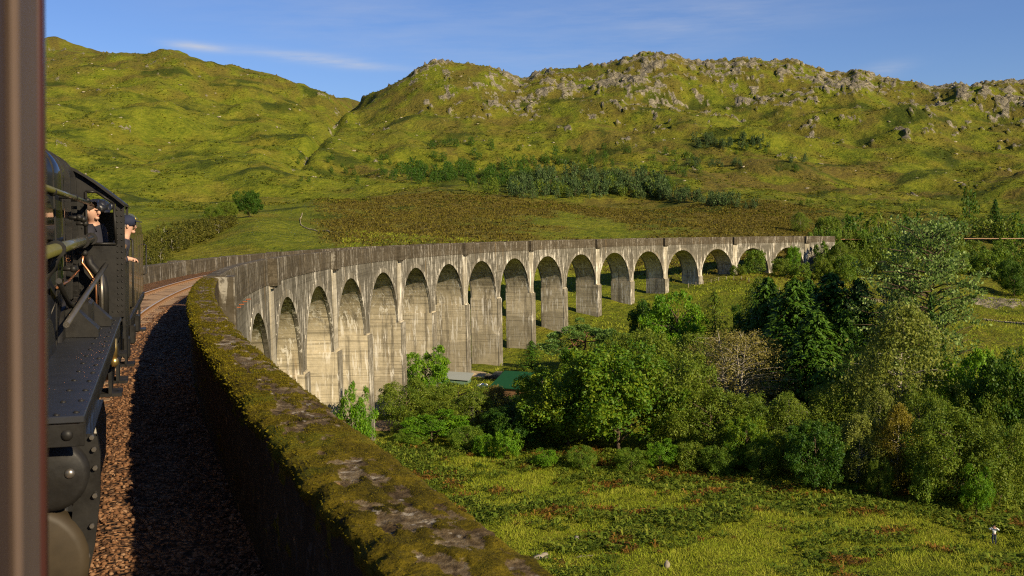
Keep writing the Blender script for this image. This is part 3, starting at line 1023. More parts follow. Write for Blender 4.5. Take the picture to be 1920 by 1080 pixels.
def scatter_mesh(shapes, f0, P, S, rng, squash=1.0):
    n = len(P)
    nv = len(shapes[0])
    sh = np.stack(shapes)[rng.integers(0, len(shapes), n)]
    q = rng.normal(0, 1, (n, 4)); q /= np.linalg.norm(q, axis=1)[:, None]
    w, x, y, z = q.T
    Rm = np.stack([1 - 2 * (y * y + z * z), 2 * (x * y - z * w), 2 * (x * z + y * w), 2 * (x * y + z * w), 1 - 2 * (x * x + z * z), 2 * (y * z - x * w),
                   2 * (x * z - y * w), 2 * (y * z + x * w), 1 - 2 * (x * x + y * y)], -1).reshape(n, 3, 3)
    v = np.einsum('nij,nvj->nvi', Rm, sh) * np.asarray(S)[:, None, None]
    v[:, :, 2] *= squash
    v += P[:, None, :]
    f = f0[None] + (np.arange(n) * nv)[:, None, None]
    return v.reshape(-1, 3), f.reshape(-1, 3), nv


rng = np.random.default_rng(11)
sh, f0 = rock_shapes(9, 1, 4)
PS, SS = [], []
for a0, a1, d0, d1, dens, size in ((2.2, 9, -0.75, DI + 0.03, 520, 0.022), (9, 18, -0.9, DI + 0.03, 270, 0.028), (18, 40, -2.6, DI, 60, 0.036)):
    n = int((a1 - a0) * (d1 - d0) * dens)
    a = rng.uniform(a0, a1, n); d = rng.uniform(d0, d1, n)
    z = np.interp(d, dd, zz) + 0.03 * fbm(a * 0.8, d * 1.2, 77, 3)
    PS.append(cpn(d, a, z + size * 0.15)); SS.append(size * rng.uniform(0.6, 1.35, n))
PS = np.concatenate(PS); SS = np.concatenate(SS)
v, f, nv = scatter_mesh(sh, f0, PS, SS, rng, 0.8)
t = NT("ballast_stone")
p = t.pos()
k = t.m('ADD', t.m('MULTIPLY', t.attr('rnd'), 0.85), t.m('MULTIPLY', t.noise(p, 60, 3), 0.2))
c = t.ramp(k, [(0.10, (0.045, 0.024, 0.014)), (0.45, (0.125, 0.060, 0.028)), (0.80, (0.180, 0.092, 0.044)), (1.0, (0.25, 0.155, 0.09))])
M_BAL = t.done(t.pr(c, 0.9, 0.15, 0, t.bump(t.noise(p, 90, 3), 0.4, 0.01)))
o = np_obj("ballast", None, v, None, f, M_BAL, attrs={'rnd': np.repeat(rng.random(len(PS)), nv)})
tag(o, "loose reddish brown ballast stones beside the rails", kind='stuff')

track = empty("railway_track", "rusty pair of rails curving along the top of the viaduct", "railway track")
t = NT("rail_steel")
g = t.n("ShaderNodeNewGeometry")
sx = t.n("ShaderNodeSeparateXYZ"); t.put(sx.inputs[0], g.outputs['Normal'])
upf = t.step(sx.outputs[2], 0.6, 0.9)
rc = t.mix(t.noise(t.pos(), 5, 4), (0.20, 0.095, 0.035), (0.33, 0.18, 0.07))
M_RAIL = t.done(t.pr(t.mix(upf, rc, (0.36, 0.33, 0.30)), 0.45, 0.5))
ra = np.concatenate([np.arange(-10, 70, 0.5), np.arange(70, AEND + 150, 3.0)])
for s in (-1, 1):
    dc = DT + s * 0.755
    prof = [(-0.07, 0.06), (-0.07, 0.075), (-0.012, 0.095), (-0.012, 0.165), (-0.036, 0.175), (-0.036, 0.213), (-0.028, 0.22), (0.028, 0.22), (0.036, 0.213), (0.036, 0.175), (0.012, 0.165), (0.012, 0.095), (0.07, 0.075), (0.07, 0.06)]
    v = np.concatenate([cpn(np.full(len(ra), dc + u), ra, w)[:, None] for u, w in prof], 1)
    npf = len(prof)
    i = (np.arange(len(ra) - 1)[:, None] * npf + np.arange(npf)[None])
    j = (np.arange(len(ra) - 1)[:, None] * npf + (np.arange(npf)[None] + 1) % npf)
    q = np.stack([i, j, j + npf, i + npf], -1).reshape(-1, 4)
    np_obj("rail", track, v.reshape(-1, 3), q, None, M_RAIL)
M_SLP = simple("sleeper_concrete", (0.20, 0.135, 0.085), 0.9, 0.1, var=0.35, scale=4)
mb = MB()
mb.box((DT - 1.25, -0.12, -0.08), (DT + 1.25, 0.12, 0.062), 0, 0.02)
for s in (-1, 1):
    for e in (-0.1, 0.1):
        mb.box((DT + s * 0.755 + e - 0.03, -0.06, 0.060), (DT + s * 0.755 + e + 0.03, 0.06, 0.10), 0)
me = mb.mesh("sleeper", [M_SLP])
for k in range(150):
    o = link(bpy.data.objects.new("sleeper", me), track); at_arc(o, 2 + 0.68 * k)


# ------------------------------------------------------------------ vegetation builders
def unit(v):
    return v / (np.linalg.norm(v, axis=-1, keepdims=True) + 1e-9)


def leaf_quads(P, Nn, size, aspect, rng, along=None):
    """diamond leaves at P facing Nn"""
    n = len(P)
    size = np.broadcast_to(size, (n,))[:, None]
    a = along if along is not None else rng.normal(0, 1, (n, 3))
    tdir = unit(a - Nn * (a * Nn).sum(1, keepdims=True))
    b = np.cross(Nn, tdir)
    fold = Nn * size * 0.12
    v = np.stack([P - tdir * size, P - b * size * aspect + fold, P + tdir * size, P + b * size * aspect + fold], 1)
    return v.reshape(-1, 3)


def limbs(mb, p0, p1, r0, r1, rng, n=5, wob=0.08, sag=0.0, sides=6):
    p0, p1 = np.array(p0, float), np.array(p1, float)
    L = np.linalg.norm(p1 - p0)
    pts = []
    for i in range(n + 1):
        t = i / n
        w = rng.normal(0, wob * L, 3) * (t * (1 - t) * 2) if 0 < i < n else 0
        pts.append(p0 + (p1 - p0) * t + w + np.array([0, 0, sag * L * math.sin(math.pi * t)]))
    mb.tube(pts, [r0 + (r1 - r0) * i / n for i in range(n + 1)], sides)
    return pts


BARK = simple("bark_brown", (0.085, 0.062, 0.040), 0.95, 0.1, var=0.5, scale=8)
BARK_PALE = simple("bark_pale", (0.30, 0.27, 0.21), 0.9, 0.1, var=0.45, scale=5)
BARK_RED = simple("bark_red", (0.15, 0.075, 0.042), 0.95, 0.1, var=0.4, scale=6)


def broad(seed, nlobe=34, leaves=15000, size=0.019, lobe=0.26, cb=0.12, flat=0.85, aspect=0.6, inner=0.25, round_=0.5, bark=0, up_=0.25, low=0.0):
    """rounded broadleaf tree one unit tall and one unit wide (crown), returns crown and trunk data"""
    rng = np.random.default_rng(seed)
    mb = MB()
    cz = (1 + cb) / 2
    hz = (1 - cb) / 2
    top = np.array([rng.normal(0, 0.03), rng.normal(0, 0.03), 0.80])
    limbs(mb, (0, 0, -0.03), top, 0.022, 0.006, rng, 6, 0.03)
    ctr, rad = [], []
    tilt = rng.normal(0, 0.08, 2)
    for i in range(nlobe):
        ph = i * 2.39996 + rng.uniform(-.7, .7)
        zz = 0.95 - 1.75 * (i + 0.5) / nlobe
        k = rng.uniform(0.35, 1.0) ** 0.5
        q = math.sqrt(max(0, 1 - zz * zz)) ** round_
        lr_ = lobe * rng.uniform(0.45, 1.2) * (1 - 0.35 * max(0, zz))
        out = (0.5 - lr_ * 0.5) * k * rng.uniform(0.82, 1.12)
        c = np.array([math.cos(ph) * q * out, math.sin(ph) * q * out, cz + zz * (hz - lr_ * 0.5) * rng.uniform(0.86, 1.08)])
        c[:2] += tilt * (c[2] - 0.3)
        ctr.append(c); rad.append(lr_)
        if i % 2 == 0:
            h0 = max(cb * 0.8, min(0.7, c[2] - rng.uniform(0.12, 0.3)))
            limbs(mb, (top[0] * h0, top[1] * h0, h0), c, 0.010, 0.003, rng, 4, 0.06, 0.03, 5)
    # small sprays that break the outline of every lobe
    for i in range(nlobe * 6):
        j = int(rng.integers(nlobe))
        d = unit(rng.normal(0, 1, 3) + 0.8 * unit(ctr[j] - np.array([0, 0, cz])) + np.array([0, 0, 0.45]))
        lr_ = rad[j] * rng.uniform(0.22, 0.46)
        ctr.append(ctr[j] + d * rad[j] * rng.uniform(0.8, 1.12) * np.array([1, 1, flat])); rad.append(lr_)
    ctr, rad = np.array(ctr), np.array(rad)
    nl = len(ctr)
    w = rad ** 1.7; w[:nlobe] *= 0.55; w /= w.sum()
    li = rng.choice(nl, leaves, p=w)
    d = unit(rng.normal(0, 1, (leaves, 3)) + 0.5 * unit(ctr[li] - np.array([0, 0, cz])) + np.array([0, 0, up_]))
    rr = rad[li] * (1 - (inner + 0.25 * (li >= nlobe)) * rng.random(leaves) ** 1.5) * (0.84 + 0.34 * noise2(d[:, 0] * 3 + li * 3.7, d[:, 1] * 3 + d[:, 2] * 2.3, seed))
    P = ctr[li] + d * rr[:, None] * np.array([1, 1, flat])
    P += rng.normal(0, 0.011, P.shape)
    Nn = unit(d * 0.6 + rng.normal(0, 0.6, P.shape) + np.array([0, 0, 0.3]))
    sz = size * rng.uniform(0.6, 1.35, leaves)
    v = leaf_quads(P, Nn, sz, aspect, rng)
    rnd = np.clip(0.62 * rng.random(leaves) + 0.38 * rng.random(nl)[li], 0, 1)
    return dict(v=v, rnd=np.repeat(rnd, 4), wood=mb, bark=[BARK, BARK_PALE, BARK_RED][bark])


def birch(seed, strings=620, per=20, size=0.013, bare=0.0, cb=0.10, shape=0.8, multi=1, drop=0.12):
    """loose tree with drooping sprays of small leaves; bare > 0 leaves more twig than leaf"""
    rng = np.random.default_rng(seed)
    mb = MB()
    V, Rn = [], []
    tops = []
    for k in range(multi):
        lean = rng.normal(0, 0.10, 2) * (multi > 1)
        tp = np.array([lean[0], lean[1], rng.uniform(0.85, 1.0) if k else 0.97])
        tops.append(limbs(mb, (lean[0] * 0.1, lean[1] * 0.1, -0.03), tp, 0.014, 0.003, rng, 7, 0.02))
    for s_ in range(strings):
        st = tops[s_ % multi]
        h = cb + (0.98 - cb) * rng.random() ** 0.85
        f_ = h * 7 / 1.0
        i = min(6, int(f_)); base = st[i] + (st[i + 1] - st[i]) * (f_ - i)
        env = 0.5 * (math.sin(math.pi * min(1, (h - cb * 0.5) / (1.02 - cb * 0.5))) ** shape) * (1.05 - 0.25 * h)
        ph = rng.uniform(0, 2 * math.pi)
        k = rng.uniform(0.25, 1.0) ** 0.6 * rng.uniform(0.8, 1.12)
        tip = np.array([math.cos(ph) * env * k, math.sin(ph) * env * k, h + rng.uniform(0.0, 0.10) * (1 - h * 0.6)])
        tip[:2] += base[:2] * 0.8
        dr = rng.uniform(0.4, 1.2) * drop
        end = tip + np.array([math.cos(ph) * 0.02, math.sin(ph) * 0.02, -dr])
        if s_ % (5 if bare else 9) == 0:
            mb.tube([base - [0, 0, 0.02], (base + tip) / 2 + [0, 0, 0.015], tip, (tip + end) / 2], [0.0030, 0.0018, 0.0009, 0.0004], 3, caps=False)
        n = int(per * rng.uniform(0.6, 1.4) * (1 - bare))
        t = rng.random((n, 1)) ** 0.8
        mid = base + (tip - base) * 0.55
        q = np.where(t < 0.45, mid + (tip - mid) * t / 0.45, tip + (end - tip) * (t - 0.45) / 0.55)
        q = q + rng.normal(0, 0.014, (n, 3))
        Nn = unit(rng.normal(0, 0.7, (n, 3)) + np.array([math.cos(ph) * 0.6, math.sin(ph) * 0.6, 0.35]))
        V.append(leaf_quads(q, Nn, size * rng.uniform(0.6, 1.3, n), 0.6, rng)); Rn.append(np.repeat(np.clip(rng.random(n) * 0.7 + 0.3 * rng.random(), 0, 1), 4))
    return dict(v=np.concatenate(V), rnd=np.concatenate(Rn), wood=mb, bark=BARK_PALE)


def spruce(seed, nb=330, per=30, cb=0.03, droop=0.35, power=0.85, size=0.016, hang=0.035):
    rng = np.random.default_rng(seed)
    mb = MB()
    limbs(mb, (0, 0, -0.03), (0, 0, 0.985), 0.018, 0.002, rng, 6, 0.006)
    V, Rn = [], []
    for i in range(nb):
        h = cb + (0.985 - cb) * (1 - (1 - (i + rng.random()) / nb) ** 1.0) ** 0.92
        L = 0.5 * (1 - h) ** power * rng.uniform(0.62, 1.12) + 0.012
        if h < 0.12: L *= 0.85
        ph = i * 2.39996 + rng.uniform(-0.4, 0.4)
        u = np.array([math.cos(ph), math.sin(ph), 0]); sd = np.array([-u[1], u[0], 0])
        n = max(6, int(per * (0.35 + 1.3 * L)))
        t = rng.random(n) ** 0.75
        dz = (0.10 * t - droop * t ** 2 * 0.9 + 0.28 * droop * t ** 4) * L * 1.6 * (1.15 - 0.75 * h)
        side = rng.normal(0, 1, n) * 0.16 * L * (1 - 0.6 * t) * (t > 0.12)
        P = np.array([0, 0, h]) + u * (t * L)[:, None] + sd * side[:, None] + np.array([0, 0, 1.0]) * (dz - np.abs(side) * 0.35)[:, None]
        P[:, 2] -= rng.random(n) * hang * (0.4 + L)
        al = u * 0.75 + sd * (np.sign(side) * 0.55)[:, None] + np.array([0, 0, -0.45]) + rng.normal(0, 0.22, (n, 3))
        Nn = unit(np.array([0, 0, 0.8]) + u * 0.55 + rng.normal(0, 0.38, (n, 3)))
        V.append(leaf_quads(P, Nn, size * rng.uniform(0.7, 1.4, n), 0.36, rng, al))
        Rn.append(np.repeat(np.clip(0.55 * rng.random(n) + 0.3 * t + 0.15 * rng.random(), 0, 1), 4))
        if i % 5 == 0:
            mb.tube([(0, 0, h), np.array([0, 0, h]) + u * L * 0.7 + [0, 0, -0.12 * L * droop]], [0.004, 0.0015], 4, caps=False)
    return dict(v=np.concatenate(V), rnd=np.concatenate(Rn), wood=mb, bark=BARK)


def scots_pine(seed, clouds=17, per=900):
    rng = np.random.default_rng(seed)
    mb = MB()
    V, Rn = [], []
    fork = np.array([0.02, 0, 0.40])
    limbs(mb, (0, 0, -0.03), fork, 0.028, 0.020, rng, 4, 0.02, 0, 8)
    t1, t2 = np.array([-0.06, 0.02, 0.84]), np.array([0.15, -0.03, 0.78])
    limbs(mb, fork, t1, 0.018, 0.007, rng, 5, 0.04, 0, 7)
    limbs(mb, fork, t2, 0.016, 0.007, rng, 5, 0.05, 0, 7)
    for i in range(clouds):
        ph = i * 2.39996
        f_ = rng.uniform(0.15, 1)
        st = (t1 if i % 2 else t2) * f_ + fork * (1 - f_)
        k = rng.uniform(0.18, 0.5)
        c = np.array([math.cos(ph) * k, math.sin(ph) * k, st[2] + rng.uniform(-0.02, 0.12)])
        if i < 3: c = np.array([[-0.05, 0, 0.93], [0.12, 0.03, 0.88], [-0.17, 0.04, 0.86]][i])
        limbs(mb, st, c - [0, 0, 0.02], 0.008, 0.003, rng, 4, 0.06, 0.02, 5)
        r = np.array([rng.uniform(0.10, 0.17), rng.uniform(0.10, 0.17), rng.uniform(0.06, 0.085)])
        for sub in range(5):
            sc = c + rng.normal(0, 0.5, 3) * r
            d = unit(rng.normal(0, 1, (per // 5, 3)) + np.array([0, 0, 0.5]))
            P = sc + d * r * 0.62 * rng.uniform(0.75, 1.05, (per // 5, 1))
            al = d + np.array([0, 0, 0.5])
            V.append(leaf_quads(P, unit(np.cross(al, rng.normal(0, 1, al.shape)) + [0, 0, .3]), 0.017 * rng.uniform(0.7, 1.3, len(P)), 0.34, rng, al))
            Rn.append(np.repeat(np.clip(rng.random(len(P)) * 0.6 + 0.4 * rng.random(), 0, 1), 4))
    return dict(v=np.concatenate(V), rnd=np.concatenate(Rn), wood=mb, bark=BARK_RED)


def aspen(seed, limbs_n=85, per=62, lean=0.16, size=0.0085):
    """tall open tree blown to one side, its leaves in separate sprays"""
    rng = np.random.default_rng(seed)
    mb = MB()
    V, Rn = [], []
    tr = limbs(mb, (0, 0, -0.03), (0.02, 0, 0.96), 0.011, 0.002, rng, 8, 0.012)
    for i in range(limbs_n):
        h = 0.22 + 0.74 * (i + rng.random()) / limbs_n
        f_ = h / 0.96 * 8; k = min(7, int(f_)); b = tr[k] + (tr[k + 1] - tr[k]) * (f_ - k)
        ph = i * 2.39996
        L = 0.48 * (math.sin(math.pi * min(1, (h - 0.1) / 0.98)) ** 0.7) * rng.uniform(0.55, 1.1)
        tip = b + np.array([math.cos(ph) * L + lean * L * 1.4, math.sin(ph) * L * 0.8, rng.uniform(0.05, 0.14)])
        pts = limbs(mb, b, tip, 0.0042, 0.0012, rng, 4, 0.05, 0.02, 4)
        for s_ in range(5):
            t = rng.uniform(0.3, 1.05)
            c = b + (tip - b) * t + rng.normal(0, 0.02, 3)
            n = per // 5 + 3
            P = c + rng.normal(0, 1, (n, 3)) * np.array([0.024, 0.020, 0.011])
            Nn = unit(rng.normal(0, 0.7, (n, 3)) + np.array([0.3, -0.5, 0.5]))
            V.append(leaf_quads(P, Nn, size * rng.uniform(0.7, 1.4, n), 0.62, rng, np.array([1, 0, 0.1]) + rng.normal(0, 0.4, (n, 3))))
            Rn.append(np.repeat(rng.random(n), 4))
    return dict(v=np.concatenate(V), rnd=np.concatenate(Rn), wood=mb, bark=BARK)


LM = {
    'oak': leaf_mat("oak_leaves", (0.054, 0.144, 0.010), (0.099, 0.191, 0.009), (0.266, 0.304, 0.015), 0.4),
    'olive': leaf_mat("olive_leaves", (0.074, 0.139, 0.010), (0.118, 0.175, 0.012), (0.235, 0.274, 0.028), 0.4),
    'birch': leaf_mat("birch_leaves", (0.115, 0.160, 0.018), (0.168, 0.201, 0.028), (0.304, 0.327, 0.054), 0.4),
    'gold': leaf_mat("golden_leaves", (0.080, 0.070, 0.006), (0.194, 0.158, 0.010), (0.294, 0.252, 0.026)),
    'rust': leaf_mat("rusty_leaves", (0.082, 0.067, 0.010), (0.171, 0.136, 0.022), (0.252, 0.219, 0.044)),
    'bare': leaf_mat("thin_brown_leaves", (0.111, 0.098, 0.018), (0.202, 0.175, 0.035), (0.320, 0.290, 0.066)),
    'lush': leaf_mat("bright_green_leaves", (0.067, 0.184, 0.008), (0.105, 0.231, 0.007), (0.222, 0.351, 0.015), 0.38),
    'spruce': leaf_mat("spruce_needles", (0.011, 0.038, 0.003), (0.031, 0.086, 0.006), (0.087, 0.163, 0.010), 0.12, 0.2),
    'pine': leaf_mat("pine_needles", (0.045, 0.099, 0.019), (0.101, 0.189, 0.034), (0.215, 0.299, 0.062), 0.12, 0.2),
    'farpine': leaf_mat("blue_green_needles", (0.024, 0.049, 0.013), (0.060, 0.102, 0.030), (0.120, 0.162, 0.051), 0.12, 0.1),
    'wood': leaf_mat("dull_olive_leaves", (0.029, 0.036, 0.005), (0.087, 0.092, 0.012), (0.189, 0.168, 0.029), 0.2, 0.1),
    'aspen': leaf_mat("aspen_leaves", (0.044, 0.096, 0.013), (0.112, 0.184, 0.033), (0.342, 0.436, 0.132), 0.3, 0.2, 0.5),
    'dark': leaf_mat("dark_leaves", (0.027, 0.086, 0.010), (0.048, 0.114, 0.008), (0.117, 0.188, 0.012), 0.4),
    'scrub': leaf_mat("scrub_leaves", (0.037, 0.087, 0.007), (0.103, 0.185, 0.011), (0.214, 0.272, 0.024)),
}


def kind(name, data, mat):
    nv = len(data['v'])
    crown = np_mesh("crown", data['v'], np.arange(nv).reshape(-1, 4), None, mat, attrs={'rnd': data['rnd']})
    wood = data['wood'].mesh("trunk", [data['bark']])
    v = data['v']
    return dict(crown=crown, wood=wood, w=2 * float(np.percentile(np.hypot(v[:, 0], v[:, 1]), 98.5)), h=float(np.percentile(v[:, 2], 99.8)), name=name)


def kinds(name, datas, mat):
    return [kind(name, d, mat) for d in datas]


def recolour(src, name, mat):
    """same shape, other leaves"""
    return dict(src, mat=mat, name=name)


_oak = [broad(s, 26, 22500, 0.0150, 0.27) for s in (1, 2, 3)]
_bush = [broad(s, 15, 7000, 0.024, 0.34, 0.0, 0.9) for s in (21, 22)]
K = {}
K['oak'] = kinds("oak_tree", _oak, LM['oak'])
K['olive'] = kinds("alder_tree", [broad(s, 28, 20500, 0.0132, 0.25, 0.08, 1.0) for s in (5, 6)], LM['olive'])
K['lush'] = kinds("ash_tree", [broad(s, 26, 13500, 0.0178, 0.24, 0.12, 0.7, 0.5) for s in (8, 9)], LM['lush'])
K['dark'] = [recolour(k, "dark_oak_tree", LM['dark']) for k in K['oak'][:2]]
K['birch'] = kinds("birch_tree", [birch(31, 680, 25, 0.0108), birch(32, 680, 25, 0.0108, multi=2), birch(33, 740, 25, 0.0108)], LM['birch'])
K['gold'] = [recolour(K['birch'][0], "golden_birch_tree", LM['gold'])]
K['rust'] = [recolour(K['birch'][1], "rowan_tree", LM['rust'])]
K['greenbirch'] = [recolour(k, "green_birch_tree", LM['olive']) for k in K['birch']]
K['bare'] = kinds("bare_birch_tree", [birch(35, 1150, 20, 0.0078, 0.25, 0.08, 0.6, 3, 0.06)], LM['bare'])
K['spruce'] = kinds("spruce_tree", [spruce(s, 400, 46, 0.02, 0.42, 0.74, 0.0165, 0.045) for s in (41, 42, 43)], LM['spruce'])
K['slim'] = kinds("narrow_spruce_tree", [spruce(45, 260, 34, 0.02, 0.2, 0.9, 0.018, 0.02)], LM['spruce'])
K['larch'] = kinds("larch_tree", [spruce(46, 150, 26, 0.08, 0.25, 0.7, 0.018, 0.05)], LM['olive'])
K['scots'] = kinds("scots_pine_tree", [scots_pine(51)], LM['pine'])
K['aspen'] = kinds("aspen_tree", [aspen(61, 105, 120, 0.16, 0.0088), aspen(62, 70, 90, 0.05, 0.012)], LM['aspen'])
K['shrub'] = kinds("shrub", _bush, LM['lush'])
K['scrub'] = [recolour(k, "bush", LM['scrub']) for k in K['shrub']]
K['scrubolive'] = [recolour(k, "bush", LM['olive']) for k in K['shrub']]
# small far-off kinds, light meshes
K['farpine'] = kinds("pine_tree", [broad(s, 9, 420, 0.060, 0.36, 0.04, 1.1) for s in (71, 72, 73)], LM['farpine'])
K['farbirch'] = kinds("birch_tree", [broad(s, 12, 420, 0.060, 0.36, 0.08) for s in (75, 76, 77)], LM['olive'])
K['woodbirch'] = kinds("birch_tree", [broad(s, 13, 2600, 0.026, 0.30, 0.14, 1.0, bark=1) for s in (81, 82, 83)], LM['wood'])
K['faroak'] = kinds("tree", [broad(s, 14, 520, 0.055, 0.34, 0.02) for s in (78, 79)], LM['dark'])


def plant(kd, x, y, h, w, label=None, group=None, cat="tree", rotz=None, sink=0.03, name=None, tilt=0.0):
    z = land_z(x, y) - sink * h
    rz = random.uniform(0, 6.283) if rotz is None else rotz
    o = bpy.data.objects.new(name or kd['name'], None)
    o.empty_display_size = 0.5
    COL.objects.link(o)
    o.location = (x, y, z); o.rotation_euler = (0, tilt, rz)
    tag(o, label, cat, group)
    s = (w / kd['w'], w / kd['w'], h * (1 + sink) / kd['h'])
    for nm, me in (("trunk", kd['wood']), ("crown", kd['crown'])):
        c = bpy.data.objects.new(nm, me)
        c.scale = s
        link(c, o)
        if nm == "crown" and kd.get('mat'):
            c.material_slots[0].link = 'OBJECT'
            c.material_slots[0].material = kd['mat']
    return o


def plant_px(kd, px, r, ytop, wpx, label=None, group=None, wide=1.0, **kw):
    """stand a plant at distance r under image column px, tall enough to reach row ytop"""
    x, y, z = at(px, r)
    h = CZ + ray_e(px, ytop) * r - z
    dep = (x * fw[0] + y * fw[1])
    return plant(kd, x, y, h, wpx * wide / FPX * dep, label, group, **kw)


# ------------------------------------------------------------------ the wood below the viaduct
WOOD = [
    # kind, variant, column, distance, top row, width, label
    ('oak', 0, 1060, 122, 700, 180, "dense green oak in the front of the wood just right of the green roofed shed"),
    ('oak', 1, 1158, 119, 650, 225, "largest rounded oak with yellow tips at the middle of the wood's front edge"),
    ('olive', 0, 1262, 121, 668, 160, "grey green alder between the largest oak and the bare brown birch"),
    ('oak', 2, 985, 132, 745, 120, "small dark oak behind the left end of the wood's front edge"),
    ('olive', 1, 1330, 118, 735, 150, "olive alder at the front of the wood below the bare brown birch"),
    ('bare', 0, 1382, 136, 628, 205, "bare brownish birch with pale twigs left of the tall spruces"),
    ('olive', 0, 1200, 146, 625, 150, "alder rising behind the largest oak and below the dark broadleaf"),
    ('greenbirch', 1, 1290, 150, 630, 130, "greyish birch between the alders and the bare brown birch"),
    ('lush', 0, 1268, 168, 552, 118, "bright green ash standing alone behind the wood left of the thin larch"),
    ('dark', 0, 1228, 172, 572, 92, "small dark tree touching the bright ash behind the wood"),
    ('larch', 0, 1340, 170, 553, 92, "thin larch with open branches between bright ash and tall spruces"),
    ('spruce', 0, 1560, 150, 520, 230, "tallest spruce of the dark clump in the middle right of the wood"),
    ('spruce', 1, 1490, 146, 532, 215, "broad spruce with drooping branches at the left of the dark clump"),
    ('spruce', 2, 1440, 158, 528, 160, "spruce at the back left corner of the dark clump"),
    ('spruce', 1, 1612, 152, 532, 170, "spruce at the right edge of the dark clump beside the grey birch"),
    ('spruce', 0, 1530, 138, 590, 200, "shorter spruce in front of the dark clump"),
    ('spruce', 2, 1515, 160, 532, 170, "spruce in the middle of the dark clump behind the broad one"),
    ('spruce', 0, 1585, 143, 590, 150, "spruce at the front right of the dark clump"),
    ('greenbirch', 0, 1425, 172, 528, 80, "slender green birch just behind the left of the spruce clump"),
    ('dark', 1, 1405, 166, 575, 80, "dark round tree at the left foot of the spruce clump"),
    ('birch', 0, 1697, 124, 578, 200, "big grey olive birch with drooping sprays right of the spruces"),
    ('birch', 2, 1640, 130, 660, 120, "smaller grey birch leaning against the big olive birch on its left"),
    ('aspen', 0, 1752, 146, 408, 250, "tallest tree, an open windblown aspen rising above the viaduct's far end"),
    ('aspen', 1, 1688, 152, 498, 100, "slim aspen top left of the tallest windblown aspen"),
    ('slim', 0, 1748, 134, 560, 78, "narrow dark spruce under the tallest aspen"),
    ('slim', 0, 1773, 131, 640, 60, "short narrow spruce right beside the big olive birch"),
    ('lush', 1, 1822, 126, 655, 150, "bright yellow green ash right of the big olive birch"),
    ('dark', 0, 1900, 117, 662, 150, "dark oak cut by the right edge of the picture"),
    ('lush', 0, 1775, 118, 740, 120, "bright ash sapling in front of the yellow green ash"),
    ('dark', 1, 1531, 107, 800, 122, "dark green rounded bush tree standing forward in the bracken"),
    ('birch', 1, 1610, 111, 782, 110, "grey green birch beside the dark rounded bush tree"),
    ('gold', 0, 1690, 110, 765, 78, "golden brown young birch at the front of the wood"),
    ('olive', 1, 1800, 108, 775, 175, "wide round alder at the front right of the wood"),
    ('olive', 0, 1885, 109, 795, 120, "alder at the front right corner of the picture's wood"),
    ('olive', 0, 1432, 120, 745, 130, "dark olive alder below the spruce clump"),
    ('oak', 1, 1400, 113, 790, 95, "small oak at the bracken's edge left of the dark rounded bush tree"),
    ('greenbirch', 2, 1480, 118, 750, 110, "olive birch in front of the broad drooping spruce"),
    ('olive', 1, 1570, 124, 725, 130, "alder filling the gap below the spruce clump's right side"),
    ('birch', 0, 1655, 114, 735, 95, "grey birch in front of the big olive birch"),
    ('olive', 1, 1735, 113, 735, 110, "alder between the golden birch and the wide round alder"),
    ('olive', 0, 1855, 116, 730, 110, "alder between the yellow green ash and the dark oak"),
    ('scots', 0, 1088, 164, 604, 150, "flat topped scots pine with red limbs in front of the far piers"),
    ('slim', 0, 992, 186, 645, 62, "small young spruce standing alone left of the scots pine"),
    ('greenbirch', 0, 1010, 140, 726, 80, "thin birch behind the shed's front corner"),
    ('lush', 1, 790, 148, 655, 92, "bright ash growing close against the viaduct's sunlit piers"),
    ('olive', 0, 748, 132, 722, 108, "small tree with a bare forked trunk below the bright birch"),
    ('olive', 1, 850, 136, 722, 140, "olive alder in the thicket left of the shed"),
    ('rust', 0, 915, 130, 730, 78, "reddish brown rowan in the thicket in front of the shed"),
    ('lush', 1, 800, 124, 780, 120, "bright leafy shrub tree at the left front of the thicket"),
    ('greenbirch', 0, 880, 128, 742, 96, "dull green birch between the olive alder and the rowan"),
    ('olive', 0, 820, 130, 752, 110, "low alder behind the bright leafy shrub tree"),
    ('lush', 0, 650, 104, 728, 74, "leafy ash sapling showing over the near parapet beside a pier"),
    ('dark', 1, 955, 122, 770, 110, "dark tree between the rowan and the first oak"),
    ('oak', 0, 1100, 128, 690, 150, "oak crown filling between the two largest oaks"),
]
for kd, vi, px, r, yt, w, lab in WOOD:
    plant_px(K[kd][vi % len(K[kd])], px, r, yt - 6, w, lab, wide=1.18)
SHRUBS = [(900, 117, 812, 62, "lush"), (945, 115, 806, 70, "lush"), (1012, 112, 838, 52, "lush"), (865, 120, 800, 90, "scrub"), (760, 122, 800, 84, "scrub"), (1180, 111, 838, 84, "scrub"),
          (1235, 112, 832, 78, "lush"), (1290, 112, 834, 84, "olive"), (1345, 111, 836, 92, "scrub"), (1430, 110, 836, 80, "scrub"), (1655, 106, 865, 60, "olive"), (1740, 105, 862, 70, "scrub"),
          (1840, 104, 868, 80, "lush"), (1470, 112, 812, 90, "olive"), (1085, 112, 836, 70, "scrub")]
WHERE = ["below the reddish rowan", "in front of the dark tree left of the first oak", "at the foot of the first oak", "below the dull green birch", "nearest the viaduct's piers", "at the right foot of the largest oak",
         "below the grey green alder", "between the grey alder and the olive alder", "at the foot of the olive alder", "at the foot of the small oak", "between the grey birches at the field's edge",
         "under the golden birch", "in front of the wide round alder", "left of the dark rounded bush tree", "between the first and the largest oak"]
